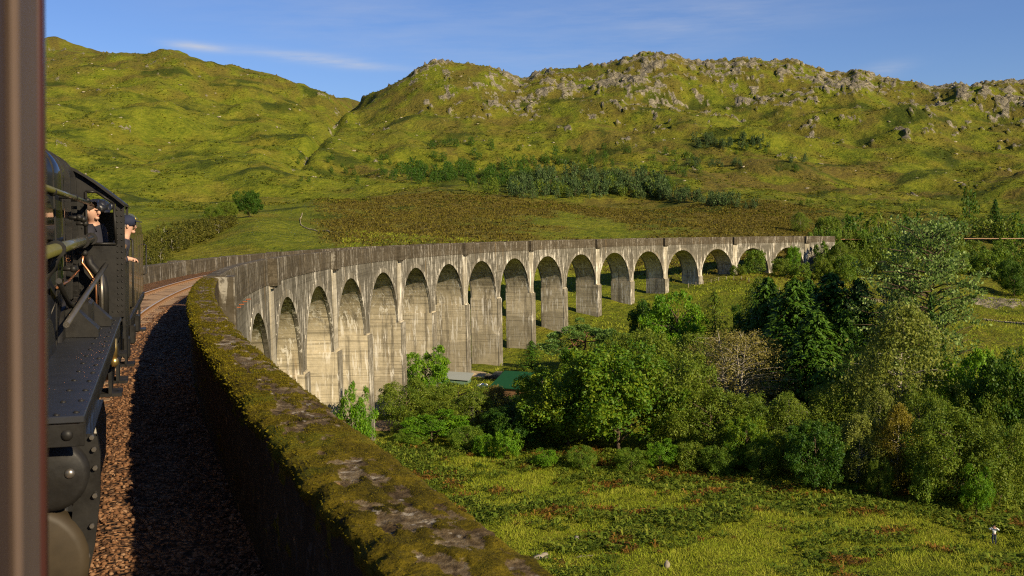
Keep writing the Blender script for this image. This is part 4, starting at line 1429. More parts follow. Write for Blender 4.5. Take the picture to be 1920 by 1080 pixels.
for (px, r, yt, w, c), wh in zip(SHRUBS, WHERE):
    kd = {'lush': 'shrub', 'scrub': 'scrub', 'olive': 'scrubolive'}[c]
    nm = {'lush': 'bright green', 'scrub': 'mid green', 'olive': 'olive'}[c]
    src = K[kd][px % 2]
    if px % 3:
        src = dict(K['lush' if c == 'lush' else 'olive'][px % 2], mat=LM['lush' if c == 'lush' else 'scrub' if c == 'scrub' else 'olive'])
    plant_px(src, px, r, yt - (px % 4) * 4 + 4, w * (0.85 + 0.1 * (px % 5)), f"low {nm} shrub {wh}", "shrubs along the front of the wood", cat="shrub", name="shrub")

# under the far arches and on the bank to the right of the viaduct
BANK = [
    ('scrub', 1414, 300, 468, 46, "round bush filling the second last arch"), ('scrubolive', 1384, 289, 496, 34, "small olive bush in front of the pier left of the second last arch"),
    ('scrubolive', 1466, 300, 484, 40, "olive bush at the left of the last arch"), ('scrub', 1500, 297, 490, 44, "bush at the right foot of the last arch"),
    ('shrub', 1490, 312, 462, 34, "bright bush behind the last arch"), ('scrub', 1546, 318, 452, 44, "green bush where the viaduct's wall runs into the bank"),
    ('greenbirch', 1576, 316, 455, 50, "thin birch on the bank just right of the viaduct's end"), ('scrubolive', 1610, 320, 462, 58, "brownish bush on the bank right of the thin birch"),
    ('scrubolive', 1645, 326, 458, 54, "olive bush low on the bank left of the aspen's crown"), ('scrub', 1570, 350, 428, 56, "green bush above the viaduct's end"),
    ('scrub', 1605, 345, 440, 54, "mid green bush on the bank over the brownish bush"), ('shrub', 1640, 352, 428, 60, "bright bush high on the bank left of the aspen's top"),
    ('scrubolive', 1552, 372, 405, 60, "olive bush on the skyline of the bank behind the viaduct's end"), ('faroak', 1600, 385, 398, 64, "dark tree on the bank's top behind the viaduct's end"),
    ('farbirch', 1648, 385, 392, 60, "olive tree on the bank's top left of the round dark tree"), ('faroak', 1707, 392, 398, 58, "round dark tree behind the aspen's left side"),
    ('shrub', 1688, 346, 440, 52, "bright bush behind the aspen's left side"), ('scrub', 1850, 345, 462, 70, "green bush below the railway line on the right"),
    ('scrubolive', 1820, 362, 450, 60, "olive bush under the red line of the railway"), ('scrub', 1900, 352, 462, 72, "large bush under the railway at the right edge"),
    ('scrub', 1795, 340, 468, 54, "bush right of the aspen's crown"), ('dark', 1905, 318, 486, 70, "dark bush at the right edge above the meadow"),
    ('faroak', 1838, 350, 480, 60, "low dark bush over the rock slab"), ('scrub', 1880, 372, 446, 50, "small green bush touching the railway line"),
    ('farbirch', 1820, 432, 402, 60, "birch on the far side of the railway right of the aspen"), ('slim', 1866, 432, 374, 58, "dark conifer on the far side of the railway"),
    ('faroak', 1905, 430, 398, 66, "dark tree beyond the railway at the right edge"), ('farbirch', 1778, 440, 408, 56, "pale birch beyond the railway beside the aspen's top"),
    ('shrub', 1760, 420, 418, 54, "bright bush beyond the railway behind the aspen"), ('farbirch', 1845, 425, 405, 50, "small birch left of the dark conifer beyond the railway"),
    ('farbirch', 1888, 425, 400, 52, "small birch right of the dark conifer beyond the railway"), ('scrub', 1530, 352, 428, 40, "small bush behind the parapet's far end"),
    ('scrub', 1590, 305, 478, 56, "low bush at the foot of the bank under the thin birch"), ('scrubolive', 1545, 305, 478, 50, "olive bush at the foot of the bank by the last arch"),
    ('scrubolive', 1705, 320, 470, 60, "olive bush low on the bank behind the aspen"), ('faroak', 1925, 395, 425, 50, "dark tree at the railway's edge on the far right"),
    ('scrub', 1670, 335, 455, 46, "green bush at mid bank left of the aspen"), ('scrub', 1735, 360, 440, 60, "green bush behind the aspen's trunk"),
    ('scrubolive', 1765, 350, 455, 50, "olive bush behind the aspen's right side"), ('greenbirch', 1500, 420, 398, 44, "birch on the moor's edge left of the bank"),
    ('scrub', 1565, 333, 432, 40, "green bush leaning on the end of the viaduct's parapet"), ('scrubolive', 1590, 338, 428, 46, "olive bush on the line's edge just past the viaduct"), ('scrub', 1622, 340, 434, 44, "bush on the line's edge above the brownish bush"),
    ('scrubolive', 1652, 342, 430, 44, "olive bush on the line's edge left of the aspen's top"), ('scrub', 1676, 345, 432, 40, "small green bush on the line's edge touching the aspen's crown"), ('scrub', 1708, 345, 430, 44, "green bush on the line's edge behind the aspen"),
    ('scrubolive', 1790, 350, 436, 44, "olive bush on the line's edge right of the aspen"),
    ('faroak', 1818, 520, 352, 36, "dark tree on the slope above the railway"), ('farbirch', 1705, 520, 378, 30, "single birch on the moor above the bank"),
]
for i, (kd, px, r, yt, w, lab) in enumerate(BANK):
    tree = kd in ('faroak', 'farbirch', 'slim', 'greenbirch')
    plant_px(K[kd][i % len(K[kd])], px, r, yt, w, lab, "bushes and trees on the bank right of the viaduct", cat="tree" if tree else "bush", sink=0.12)

# birch wood on the left behind the far parapet, and the lone oak
rng = np.random.default_rng(5)
for i in range(46):
    px = 258 + 172 * rng.random() ** 0.9
    f_ = (px - 258) / 172
    ytop = 418 - 22 * f_ + rng.uniform(0, 46 * (1 - f_ * 0.75)) + (10 if px < 300 else 0)
    r = 318 - (ytop - 400) * 1.0 + rng.uniform(-10, 10) + 42 * f_
    hpx = 44 * rng.uniform(0.8, 1.15)
    plant_px(K['woodbirch'][i % 3], px, r, ytop + 2, 46 * rng.uniform(0.8, 1.25), "olive birch in the small wood behind the locomotive's cab", "birch wood behind the far parapet", sink=0.2)
plant_px(K['dark'][0], 467, 402, 357, 62, "lone dark rounded oak at the end of the birch wood on the left")
plant_px(K['olive'][0], 425, 392, 378, 44, "olive tree between the lone oak and the birch wood")
plant_px(K['olive'][1], 400, 385, 386, 40, "olive tree at the right end of the birch wood")

# plantation of blue-green pines and loose birches on the middle hillside
def belt(n, x0, x1, ytop, ybase, kd, hpx, label, group, seed, dens=None):
    rng = np.random.default_rng(seed)
    k = 0
    while k < n:
        px = rng.uniform(x0, x1)
        u = (px - x0) / (x1 - x0)
        y0 = ytop(u) if callable(ytop) else ytop
        y1 = ybase(u) if callable(ybase) else ybase
        yb = y0 + (y1 - y0) * rng.random()
        # distance from the image row of the foot: march out along the ground
        rr = np.linspace(330, 1100, 260)
        d = px_dir(px, 400)
        e = (land(d[0] * rr, d[1] * rr, False) - CZ) / rr
        te = ray_e(px, yb)
        j = int(np.argmax(e > te))
        if e[j] <= te:
            k += 1; continue
        r = rr[j]
        x, y = d[0] * r, d[1] * r
        dep = x * fw[0] + y * fw[1]
        h = hpx * rng.uniform(0.7, 1.25) / FPX * dep
        kk = K[kd][int(rng.integers(len(K[kd])))]
        plant(kk, x, y, h, h * rng.uniform(0.62, 0.85) * (1.25 if kd != 'farpine' else 0.95), label, group, sink=0.1)
        k += 1


belt(120, 955, 1250, lambda u: 352 - 26 * math.sin(math.pi * u), 375, 'farpine', 27, "small blue green pine in the plantation on the middle hillside", "blue green pine plantation", 1)
belt(46, 1190, 1420, lambda u: 362 + 22 * u, lambda u: 375 + 20 * u, 'farpine', 23, "small pine in the thin row right of the plantation", "pines right of the plantation", 2)
belt(70, 735, 1010, lambda u: 318 - 8 * u, lambda u: 345 + 8 * u, 'faroak', 20, "small dark birch scattered on the hillside left of the plantation", "dark birches left of the plantation", 3)
belt(30, 860, 1240, 352, 374, 'farbirch', 22, "olive birch among the plantation pines", "olive birches in the plantation", 4)
belt(46, 1300, 1440, lambda u: 258 + 10 * u, 283, 'farpine', 15, "tiny pine in the patch under the crags", "pines under the crags", 5)
belt(26, 1290, 1390, 308, 316, 'farpine', 11, "tiny pine in the short row on the upper moor", "row of pines on the upper moor", 6)
belt(26, 560, 740, 300, 345, 'faroak', 10, "tiny dark bush on the heather slope beside the gully", "bushes beside the gully", 7)
belt(22, 1440, 1900, 378, 400, 'farbirch', 14, "scattered small birch on the moor above the bank", "scattered birches on the moor", 8)
belt(14, 1000, 1500, 270, 330, 'faroak', 10, "lone small bush on the upper hillside", "lone bushes on the upper hillside", 9)
belt(70, 800, 1300, lambda u: 268 + 24 * u, lambda u: 345 + 18 * u, 'faroak', 15, "small dark tree in the loose scatter up the slope above the plantation", "scattered trees above the plantation", 11)
belt(34, 1000, 1330, 296, 362, 'farbirch', 16, "small olive birch in the loose scatter above the plantation", "olive birches above the plantation", 12)
belt(5, 1478, 1510, 300, 308, 'farpine', 15, "small pine in the clump of five on the upper moor", "clump of pines on the upper moor", 10)


# ------------------------------------------------------------------ ground cover
def in_view_points(n, r0, r1, p0, p1, rng):
    r = np.sqrt(rng.uniform(r0 ** 2, r1 ** 2, n))
    az = rng.uniform(math.atan2(*px_dir(p0, 400)[:2]), math.atan2(*px_dir(p1, 400)[:2]), n)
    x, y = np.sin(az) * r, np.cos(az) * r
    return x, y, r


def not_under_viaduct(x, y):
    q = np.hypot(x - CX, y)
    return (q < CX - DO - 1.0) | (q > CX - DL_O + 1.0)


def tufts(name, x, y, h, w, blades, spread, mat, label, rng, rnd=None):
    z = land(x, y)
    n = len(x)
    N = n * blades
    bx, by, bz = (np.repeat(q, blades) for q in (x, y, z))
    hh = np.repeat(h, blades) * rng.uniform(0.6, 1.25, N)
    ww = np.repeat(np.broadcast_to(w, (n,)), blades) * rng.uniform(0.7, 1.3, N)
    ph = rng.uniform(0, 6.283, N)
    sp = np.repeat(np.broadcast_to(spread, (n,)), blades)
    off = rng.normal(0, 0.35, (N, 2)) * sp[:, None]
    lean = rng.normal(0, 0.45, (N, 2)) * hh[:, None] + off * 0.5
    b = np.stack([bx + off[:, 0], by + off[:, 1], bz - 0.04], -1)
    sd = np.stack([np.cos(ph), np.sin(ph), np.zeros(N)], -1) * ww[:, None]
    tip = b + np.stack([lean[:, 0], lean[:, 1], hh], -1)
    v = np.stack([b - sd, b + sd, tip], 1).reshape(-1, 3)
    rr = np.repeat(rng.random(n) if rnd is None else rnd, blades) * 0.6 + 0.4 * rng.random(N)
    o = np_obj(name, None, v, None, np.arange(N * 3).reshape(-1, 3), mat, attrs={'rnd': np.repeat(rr, 3)})
    return tag(o, label, kind='stuff')


rng = np.random.default_rng(21)
G_GRASS = leaf_mat("grass_blades", (0.125, 0.200, 0.011), (0.255, 0.315, 0.018), (0.400, 0.395, 0.055), 0.4, 0.08)
G_HEATH = leaf_mat("heather_sprigs", (0.060, 0.045, 0.014), (0.140, 0.112, 0.018), (0.215, 0.200, 0.022), 0.3, 0.05)
G_BRACK = leaf_mat("bracken_fronds", (0.055, 0.100, 0.012), (0.145, 0.205, 0.022), (0.290, 0.295, 0.040), 0.4, 0.08, 0.8)
G_RUST = leaf_mat("dead_bracken_fronds", (0.10, 0.052, 0.010), (0.22, 0.115, 0.020), (0.34, 0.22, 0.05), 0.3, 0.1)

x, y, r = in_view_points(42000, 58, 128, 640, 2080, rng)
k = not_under_viaduct(x, y)
x, y, r = x[k], y[k], r[k]
pn = fbm(x / 6, y / 6, 201, 3)
tufts("grass", x, y, 0.20 + 0.22 * np.clip(pn + 0.4, 0, 1), 0.035, 5, 0.5, G_GRASS, "long yellow green meadow grass below the viaduct", rng, np.clip(0.5 + 0.6 * pn + 0.2 * rng.normal(size=len(x)), 0, 1))
x, y, r = in_view_points(16000, 128, 330, 640, 2080, rng)
k = not_under_viaduct(x, y)
x, y, r = x[k], y[k], r[k]
pn = fbm(x / 14, y / 14, 205, 3)
tufts("grass", x, y, 0.35 + 0.4 * np.clip(pn + 0.3, 0, 1), 0.12, 4, 1.1, G_GRASS, "rough tussock grass on the meadow beyond the wood", rng, np.clip(0.45 + 0.6 * pn + 0.2 * rng.normal(size=len(x)), 0, 1))
x, y, r = in_view_points(26000, 272, 520, 560, 1560, rng)
_, mk = land(x, y, True, True)
k = (mk[:, 1] > rng.random(len(x)) * 0.9) & not_under_viaduct(x, y)
x, y, r = x[k], y[k], r[k]
tufts("heather", x, y, 0.35 + 0.5 * rng.random(len(x)), 0.35, 4, 1.4, G_HEATH, "brown heather on the moor behind the viaduct", rng)


def bracken(name, x, y, size, mat, label, rng, fronds=6):
    z = land(x, y)
    n = len(x); N = n * fronds
    ph = rng.uniform(0, 6.283, N)
    L = np.repeat(size, fronds) * rng.uniform(0.7, 1.25, N)
    W = L * rng.uniform(0.08, 0.15, N)
    u = np.stack([np.cos(ph), np.sin(ph), np.zeros(N)], -1); s_ = np.stack([-np.sin(ph), np.cos(ph), np.zeros(N)], -1)
    base = np.repeat(np.stack([x, y, z - 0.05], -1), fronds, 0) + rng.normal(0, 0.12, (N, 3)) * [1, 1, 0]
    steps = [(0.05, 0.0, 0.15), (0.45, 0.80, 1.0), (1.05, 0.70, 0.06)]
    lift = rng.uniform(0.6, 1.1, N)
    V = []
    for t, hgt, wd in steps:
        c = base + u * (t * L)[:, None] + np.array([0, 0, 1.0]) * (hgt * L * lift)[:, None]
        V += [c - s_ * (W * wd)[:, None], c + s_ * (W * wd)[:, None]]
    v = np.stack(V, 1)
    o = np.arange(N)[:, None] * 6
    q = np.concatenate([o + np.array([0, 1, 3, 2]), o + np.array([2, 3, 5, 4])])
    rr = np.repeat(rng.random(n), fronds) * 0.55 + 0.45 * rng.random(N)
    ob = np_obj(name, None, v.reshape(-1, 3), q, None, mat, attrs={'rnd': np.repeat(rr, 6)})
    return tag(ob, label, kind='stuff')


x, y, r = in_view_points(22000, 62, 122, 690, 2060, rng)
bn = fbm(x / 13, y / 9, 211, 4, 0.6)
edge = 0.55 * sstep(94, 104, r) - 0.15 * sstep(118, 124, r)
bandpx = 960 + FPX * np.tan(np.arctan2(x, y) - YAW)
band = 0.42 * np.exp(-((r - (88 + (bandpx - 1000) * 0.008)) / 8.5) ** 2) * sstep(930, 1080, bandpx) + 0.28 * np.exp(-((r - 78) / 5) ** 2) * sstep(900, 1000, bandpx) * (1 - sstep(1250, 1420, bandpx))
k = (bn + edge + band > 0.12 + 0.66 * rng.random(len(x))) & not_under_viaduct(x, y)
x, y, r = x[k], y[k], r[k]
dead = fbm(x / 6.5, y / 4.5, 217, 2) + 0.16 * rng.normal(size=len(x)) > 0.36
bracken("bracken", x[~dead], y[~dead], 0.36 + 0.42 * rng.random((~dead).sum()), G_BRACK, "green bracken spread over the field in front of the wood", rng)
bracken("dead_bracken", x[dead], y[dead], 0.36 + 0.3 * rng.random(dead.sum()), G_RUST, "rusty orange dying bracken among the green", rng)

# stones lying on the slopes, by the thousand
M_ROCK = NT("hill_rock")
p = M_ROCK.pos()
c = M_ROCK.ramp(M_ROCK.m('ADD', M_ROCK.m('MULTIPLY', M_ROCK.noise(p, 0.5, 6, 0.7), 0.6), M_ROCK.m('MULTIPLY', M_ROCK.noise(p, 3, 5, 0.7), 0.45)), [(0.36, (0.06, 0.052, 0.034)), (0.5, (0.23, 0.20, 0.13)), (0.62, (0.40, 0.35, 0.24)), (0.75, (0.56, 0.50, 0.37))])
M_ROCK = M_ROCK.done(M_ROCK.pr(c, 0.95, 0.1, 0, M_ROCK.bump(M_ROCK.noise(p, 2.5, 5, 0.7), 0.7, 0.3)))
sh, f0 = rock_shapes(10, 1, 8)
x, y, r = in_view_points(60000, 420, 1320, 60, 2000, rng)
_, mk = land(x, y, True, True)
cl = fbm(x / 26, y / 26, 231, 4, 0.6) + 0.25 * fbm(x / 120, y / 120, 233, 2)
pr_ = 0.05 * sstep(0.1, 0.6, mk[:, 0]) + 0.12 * sstep(0.40, 0.75, cl) * (1 - 0.6 * mk[:, 1]) + 0.003
k = rng.random(len(x)) < pr_ * sstep(420, 700, r)
x, y, r = x[k], y[k], r[k]
sz = rng.uniform(0.3, 1.0, len(x)) ** 2.4 * (0.8 + r / 430.0)
v, f, nv = scatter_mesh(sh, f0, np.stack([x, y, land(x, y) - 0.1 * sz], -1), sz, rng, 0.48)
tag(np_obj("hillside_rock", None, v, None, f, M_ROCK), "pale broken rock strewn over the hillsides", kind='stuff')
# boulders in the field
M_BOULD = simple("boulder_stone", (0.24, 0.21, 0.16), 0.95, 0.1, var=0.5, scale=2.5, bump=0.1)
FIELD = [(1006, 81, 0.95, "pale boulder in the grass right of the parapet"), (1073, 86, 0.62, "small pointed boulder in the grass above the first pale boulder"), (1246, 78, 0.6, "pale stone half hidden in the bracken in the middle of the field")]
for i, (px, r, s_, lab) in enumerate(FIELD):
    x, y, z = at(px, r)
    o = np_obj("boulder", None, sh[i + 2] * s_ * np.array([1.0, 0.8, 0.75]), None, f0, M_BOULD)
    o.location = (x, y, z + 0.22 * s_)
    tag(o, lab, "boulder", "boulders in the field")


# ------------------------------------------------------------------ people
def skin(name, verts, edges, radii, mat, parent=None, levels=2, extra=None):
    me = bpy.data.meshes.new("tmp")
    me.from_pydata(verts, edges, [])
    o = bpy.data.objects.new("tmp", me)
    COL.objects.link(o)
    o.modifiers.new("s", 'SKIN')
    for k, r in enumerate(radii):
        me.skin_vertices[0].data[k].radius = (r, r) if np.isscalar(r) else r
    me.skin_vertices[0].data[0].use_root = True
    m = o.modifiers.new("u", 'SUBSURF'); m.levels = levels; m.render_levels = levels
    dg = bpy.context.evaluated_depsgraph_get()
    out = bpy.data.meshes.new_from_object(o.evaluated_get(dg))
    bpy.data.objects.remove(o); bpy.data.meshes.remove(me)
    out.name = name
    out.materials.clear(); out.materials.append(mat)
    if extra:
        bmx = MB()
        for q in out.vertices: bmx.v.append(tuple(q.co))
        for q in out.polygons: bmx.f.append(tuple(q.vertices)); bmx.m.append(0); bmx.sm.append(True)
        extra(bmx)
        out = bmx.mesh(name, [mat] if not isinstance(extra, tuple) else extra[1])
    out.polygons.foreach_set('use_smooth', np.ones(len(out.polygons), bool))
    return link(bpy.data.objects.new(name, out), parent)


M_SKIN = simple("skin_tone", (0.44, 0.26, 0.185), 0.6, 0.3, var=0.08, scale=20)
M_EYE = simple("eye_dark", (0.03, 0.02, 0.02), 0.3, 0.5)
M_LIP = simple("lip_red", (0.36, 0.12, 0.09), 0.5, 0.3)


def person(name, label, loc, rotz, J, cloth, hair=(0.05, 0.03, 0.02), cap=None, glasses=False, group=None, parent=None, tilt=0.0):
    """J: joints of a standing body facing +y; cloth: list of (name, joint chain edges, extra radius, material)"""
    root = empty(name, label, "person", loc, rotz, group)
    root.rotation_euler = (0, 0, rotz)
    P = {k: np.array(v, float) for k, v in J.items()}
    order, edges = list(P), []
    idx = {k: i for i, k in enumerate(order)}
    rad = {'pelvis': 0.125, 'waist': 0.115, 'chest': 0.135, 'neck': 0.056, 'jaw': 0.070, 'head': 0.098, 'crown': 0.070}
    for s in 'LR':
        rad.update({'sh' + s: 0.062, 'el' + s: 0.044, 'wr' + s: 0.030, 'pa' + s: 0.036, 'hip' + s: 0.090, 'kn' + s: 0.060, 'an' + s: 0.040, 'toe' + s: 0.036})
    ch = [('pelvis', 'waist'), ('waist', 'chest'), ('chest', 'neck'), ('neck', 'jaw'), ('jaw', 'head'), ('head', 'crown')]
    for s in 'LR':
        ch += [('chest', 'sh' + s), ('sh' + s, 'el' + s), ('el' + s, 'wr' + s), ('wr' + s, 'pa' + s), ('pelvis', 'hip' + s), ('hip' + s, 'kn' + s), ('kn' + s, 'an' + s), ('an' + s, 'toe' + s)]
    verts = [P[k] for k in order]; radii = [rad[k] for k in order]
    edges = [(idx[a], idx[b]) for a, b in ch]
    # fingers: five short chains from each palm
    for s in 'LR':
        d = P['pa' + s] - P['wr' + s]; d /= np.linalg.norm(d)
        fdir = P.get('f' + s)
        side = np.cross(d, [0, 0, 1.0]); side = side / (np.linalg.norm(side) + 1e-6) if np.linalg.norm(side) > 0.1 else np.array([1.0, 0, 0])
        curl = np.cross(side, d)
        if curl[2] > 0: curl = -curl
        for f_, (o_, ln) in enumerate(((-0.030, 0.062), (-0.010, 0.074), (0.010, 0.078), (0.030, 0.068), (0.044, 0.048))):
            b = P['pa' + s] + side * o_ + (d * 0.02 if f_ < 4 else -d * 0.02)
            k0 = len(verts)
            dr = d if f_ < 4 else unit(d * 0.6 + side * 0.8)
            verts += [b + dr * ln * 0.45 + curl * 0.012, b + dr * ln * 0.68 + curl * 0.042]
            radii += [0.0095, 0.008]
            edges += [(idx['pa' + s], k0), (k0, k0 + 1)]
    H = P['head']; fw_ = np.array([0, 1.0, 0])

    def face(mb):
        mb.ball(H + [0, 0.098, -0.022], (0.015, 0.024, 0.026), 0, 8, 6)          # nose
        mb.ball(H + [0, 0.070, -0.088], (0.032, 0.030, 0.024), 0, 8, 6)          # chin
        for s in (-1, 1):
            mb.ball(H + [s * 0.095, -0.005, -0.012], (0.008, 0.017, 0.026), 0, 8, 6)   # ears
            mb.ball(H + [s * 0.036, 0.082, 0.018], (0.026, 0.018, 0.009), 0, 8, 5)     # brows
    body = skin("body", verts, edges, radii, M_SKIN, root, 2, face)
    mb = MB()
    for s in (-1, 1): mb.ball(H + [s * 0.035, 0.092, 0.000], (0.013, 0.008, 0.008), 0, 8, 6)
    mb.obj("eyes", [M_EYE], root)
    MB().ball(H + [0, 0.088, -0.060], (0.026, 0.010, 0.007), 0, 8, 5).obj("mouth", [M_LIP], root)
    M_H = simple("hair_" + name, hair, 0.7, 0.3, var=0.4, scale=40)
    mb = MB()
    mb.ball(H + [0, -0.030, 0.040], (0.103, 0.098, 0.090), 0, 14, 9)
    mb.ball(H + [0, -0.062, -0.015], (0.088, 0.058, 0.075), 0, 12, 8)
    if cap is None:
        for k in range(5):
            a = -1.0 + 2.0 * k / 4
            mb.ball(H + [math.sin(a) * 0.080, math.cos(a) * 0.052, 0.092 - 0.012 * (k % 2)], (0.030, 0.026, 0.030), 0, 7, 5)
    mb.obj("hair", [M_H], root)
    if cap:
        mb = MB()
        mb.ball(H + [0, 0.0, 0.050], (0.114, 0.120, 0.090), 0, 16, 8)
        bp = [(math.sin(a) * 0.088, 0.085 + math.cos(a) * 0.105) for a in np.linspace(-1.45, 1.45, 9)]
        n = len(bp)
        v = [H + [x_, y_, 0.052 - 0.02 * (y_ - 0.085) / 0.1] for x_, y_ in bp] + [H + [x_, y_, 0.062 - 0.02 * (y_ - 0.085) / 0.1] for x_, y_ in bp]
        f = [tuple(range(n)), tuple(range(2 * n - 1, n - 1, -1))] + [(i, n + i, n + (i + 1) % n, (i + 1) % n) for i in range(n)]
        mb.add(v, f)
        c_ = mb.obj("cap", [cap], root)
        MB().ball(H + [0, 0.108, 0.085], (0.016, 0.008, 0.016), 0, 8, 6).obj("badge", [simple("badge_yellow", (0.6, 0.45, 0.06), 0.5)], c_)
    if glasses:
        mb = MB()
        for s in (-1, 1):
            mb.tube([H + [s * 0.036 + 0.028 * math.cos(a), 0.108, 0.0 + 0.022 * math.sin(a)] for a in np.linspace(0, 6.283, 13)], 0.003, 5)
            mb.tube([H + [s * 0.064, 0.106, 0.002], H + [s * 0.098, 0.0, 0.006]], 0.003, 5)
        mb.tube([H + [-0.010, 0.112, 0.004], H + [0.010, 0.112, 0.004]], 0.003, 5)
        mb.obj("glasses", [M_EYE], root)
    for nm, pts, rr, mat in cloth:
        names = list(dict.fromkeys(q for e in pts for q in e))
        skin(nm, [P[k] if k in P else P[k.split('~')[0]] + (P[k.split('~')[1]] - P[k.split('~')[0]]) * float(k.split('~')[2]) for k in names],
             [(names.index(a), names.index(b)) for a, b in pts], [rr[k] for k in names], mat, root, 2)
    return root


def joints(shl, ell, wrl, pal, shr, elr, wrr, par, legs=True):
    J = dict(pelvis=(0, 0, 0.96), waist=(0, 0.01, 1.12), chest=(0, 0, 1.36), neck=(0, 0.0, 1.50), jaw=(0, 0.025, 1.575), head=(0, 0.02, 1.645), crown=(0, 0.0, 1.70),
             shL=shl, elL=ell, wrL=wrl, paL=pal, shR=shr, elR=elr, wrR=wrr, paR=par)
    for s, x in (('L', -1), ('R', 1)):
        J['hip' + s] = (x * 0.095, 0, 0.88); J['kn' + s] = (x * 0.11, 0.03, 0.48); J['an' + s] = (x * 0.12, -0.02, 0.07); J['toe' + s] = (x * 0.14, 0.14, 0.035)
    return J


TOP = [('pelvis', 'waist'), ('waist', 'chest'), ('chest', 'neck~chest~0.45'), ('chest', 'shL'), ('shL', 'elL'), ('elL', 'wrL'), ('chest', 'shR'), ('shR', 'elR'), ('elR', 'wrR')]
TOP_R = {'pelvis': 0.150, 'waist': 0.142, 'chest': 0.158, 'neck~chest~0.45': 0.088, 'shL': 0.080, 'elL': 0.060, 'wrL': 0.045, 'shR': 0.080, 'elR': 0.060, 'wrR': 0.045}
LEG = [('pelvis', 'hipL'), ('hipL', 'knL'), ('knL', 'anL'), ('pelvis', 'hipR'), ('hipR', 'knR'), ('knR', 'anR')]
LEG_R = {'pelvis': 0.135, 'hipL': 0.105, 'knL': 0.075, 'anL': 0.058, 'hipR': 0.105, 'knR': 0.075, 'anR': 0.058}
BOOT = [('anL', 'toeL')]


def boots(mat):
    return [("boot", [('anL', 'toeL')], {'anL': 0.052, 'toeL': 0.046}, mat), ("boot", [('anR', 'toeR')], {'anR': 0.052, 'toeR': 0.046}, mat)]


M_WHITE = simple("white_jacket", (0.78, 0.77, 0.75), 0.8, 0.2, var=0.05)
M_JEAN = simple("dark_jeans", (0.03, 0.04, 0.07), 0.85, 0.15)
M_NAVY = simple("navy_overall", (0.030, 0.030, 0.040), 0.85, 0.15, var=0.3)
M_CAPN = simple("navy_cap", (0.018, 0.022, 0.045), 0.8, 0.2)
M_BOOT = simple("black_boot", (0.02, 0.018, 0.016), 0.6, 0.3)
x, y, z = at(1877, 96)
arms_up = joints((-0.19, 0, 1.42), (-0.40, 0.12, 1.40), (-0.17, 0.20, 1.60), (-0.10, 0.20, 1.64), (0.19, 0, 1.42), (0.42, 0.12, 1.42), (0.17, 0.20, 1.60), (0.10, 0.20, 1.64))
person("person", "person in a white jacket standing in the bracken with both hands raised to the face", (x, y, z - 0.05), -math.radians(231),
       arms_up, [("jacket", TOP, TOP_R, M_WHITE), ("trousers", LEG, LEG_R, M_JEAN)] + boots(M_BOOT), (0.05, 0.035, 0.025))

# ------------------------------------------------------------------ the locomotive, running tender first ahead of the carriage
t = NT("black_loco_paint")
p = t.pos()
g = t.n("ShaderNodeNewGeometry"); sx = t.n("ShaderNodeSeparateXYZ"); t.put(sx.inputs[0], g.outputs['Normal'])
dust = t.m('MULTIPLY', t.step(sx.outputs[2], 0.4, 0.95), t.step(t.noise(p, 3, 5, 0.65), 0.35, 0.7))
c = t.mix(t.noise(p, 9, 5, 0.65), (0.006, 0.006, 0.006), (0.020, 0.018, 0.015))
c = t.mix(t.m('MULTIPLY', dust, 0.30), c, (0.060, 0.050, 0.038))
M_LOCO = t.done(t.pr(c, t.ramp(t.noise(p, 6, 5, 0.7), [(0.3, 0.30), (0.7, 0.70)]), 0.22, 0, t.bump(t.noise(p, 14, 3), 0.15, 0.01)))
M_GLOSS = simple("polished_black", (0.010, 0.011, 0.014), 0.12, 0.6, var=0.3, scale=3, coat=0.6)
M_STEEL = simple("oily_steel", (0.20, 0.18, 0.15), 0.35, 0.5, metal=0.8, var=0.35, scale=8)
M_COPPER = simple("copper_pipe", (0.62, 0.27, 0.12), 0.3, 0.5, metal=0.9, var=0.3)
M_BRASS = simple("brass_fitting", (0.62, 0.42, 0.14), 0.3, 0.5, metal=0.9, var=0.3)
M_CREAM = simple("cream_reflection", (0.62, 0.55, 0.40), 0.6, 0.3, var=0.15, scale=10)  # pale colour standing in for a reflection on the cylinder side
M_RED = simple("red_lining", (0.32, 0.03, 0.02), 0.5, 0.4)
M_OLIVE = simple("olive_pipe_lagging", (0.085, 0.080, 0.022), 0.35, 0.5, var=0.3, coat=0.3)
M_TEND = simple("tender_brown_paint", (0.060, 0.045, 0.024), 0.25, 0.5, var=0.45, scale=2, coat=0.35)
M_GLASS = NT("cab_glass")
gb = M_GLASS.n("ShaderNodeBsdfGlass"); gb.inputs['Roughness'].default_value = 0.02; gb.inputs['IOR'].default_value = 1.1
M_GLASS = M_GLASS.done(gb.outputs[0])

PSI, CANT = 0.0706, 0.035
P0 = np.array([0.02, 6.6, 0.0])
loco = empty("steam_locomotive", "black steam locomotive running tender first with riveted cab and long running plate", "locomotive", tuple(P0))
loco.rotation_euler = (0, CANT, -PSI)


def rivets(pts, r, nrm_axis):
    mb = MB()
    for q in pts:
        rr = [r, r, r]; rr[nrm_axis] = r * 0.55
        mb.ball(q, rr, 0, 6, 4)
    return mb


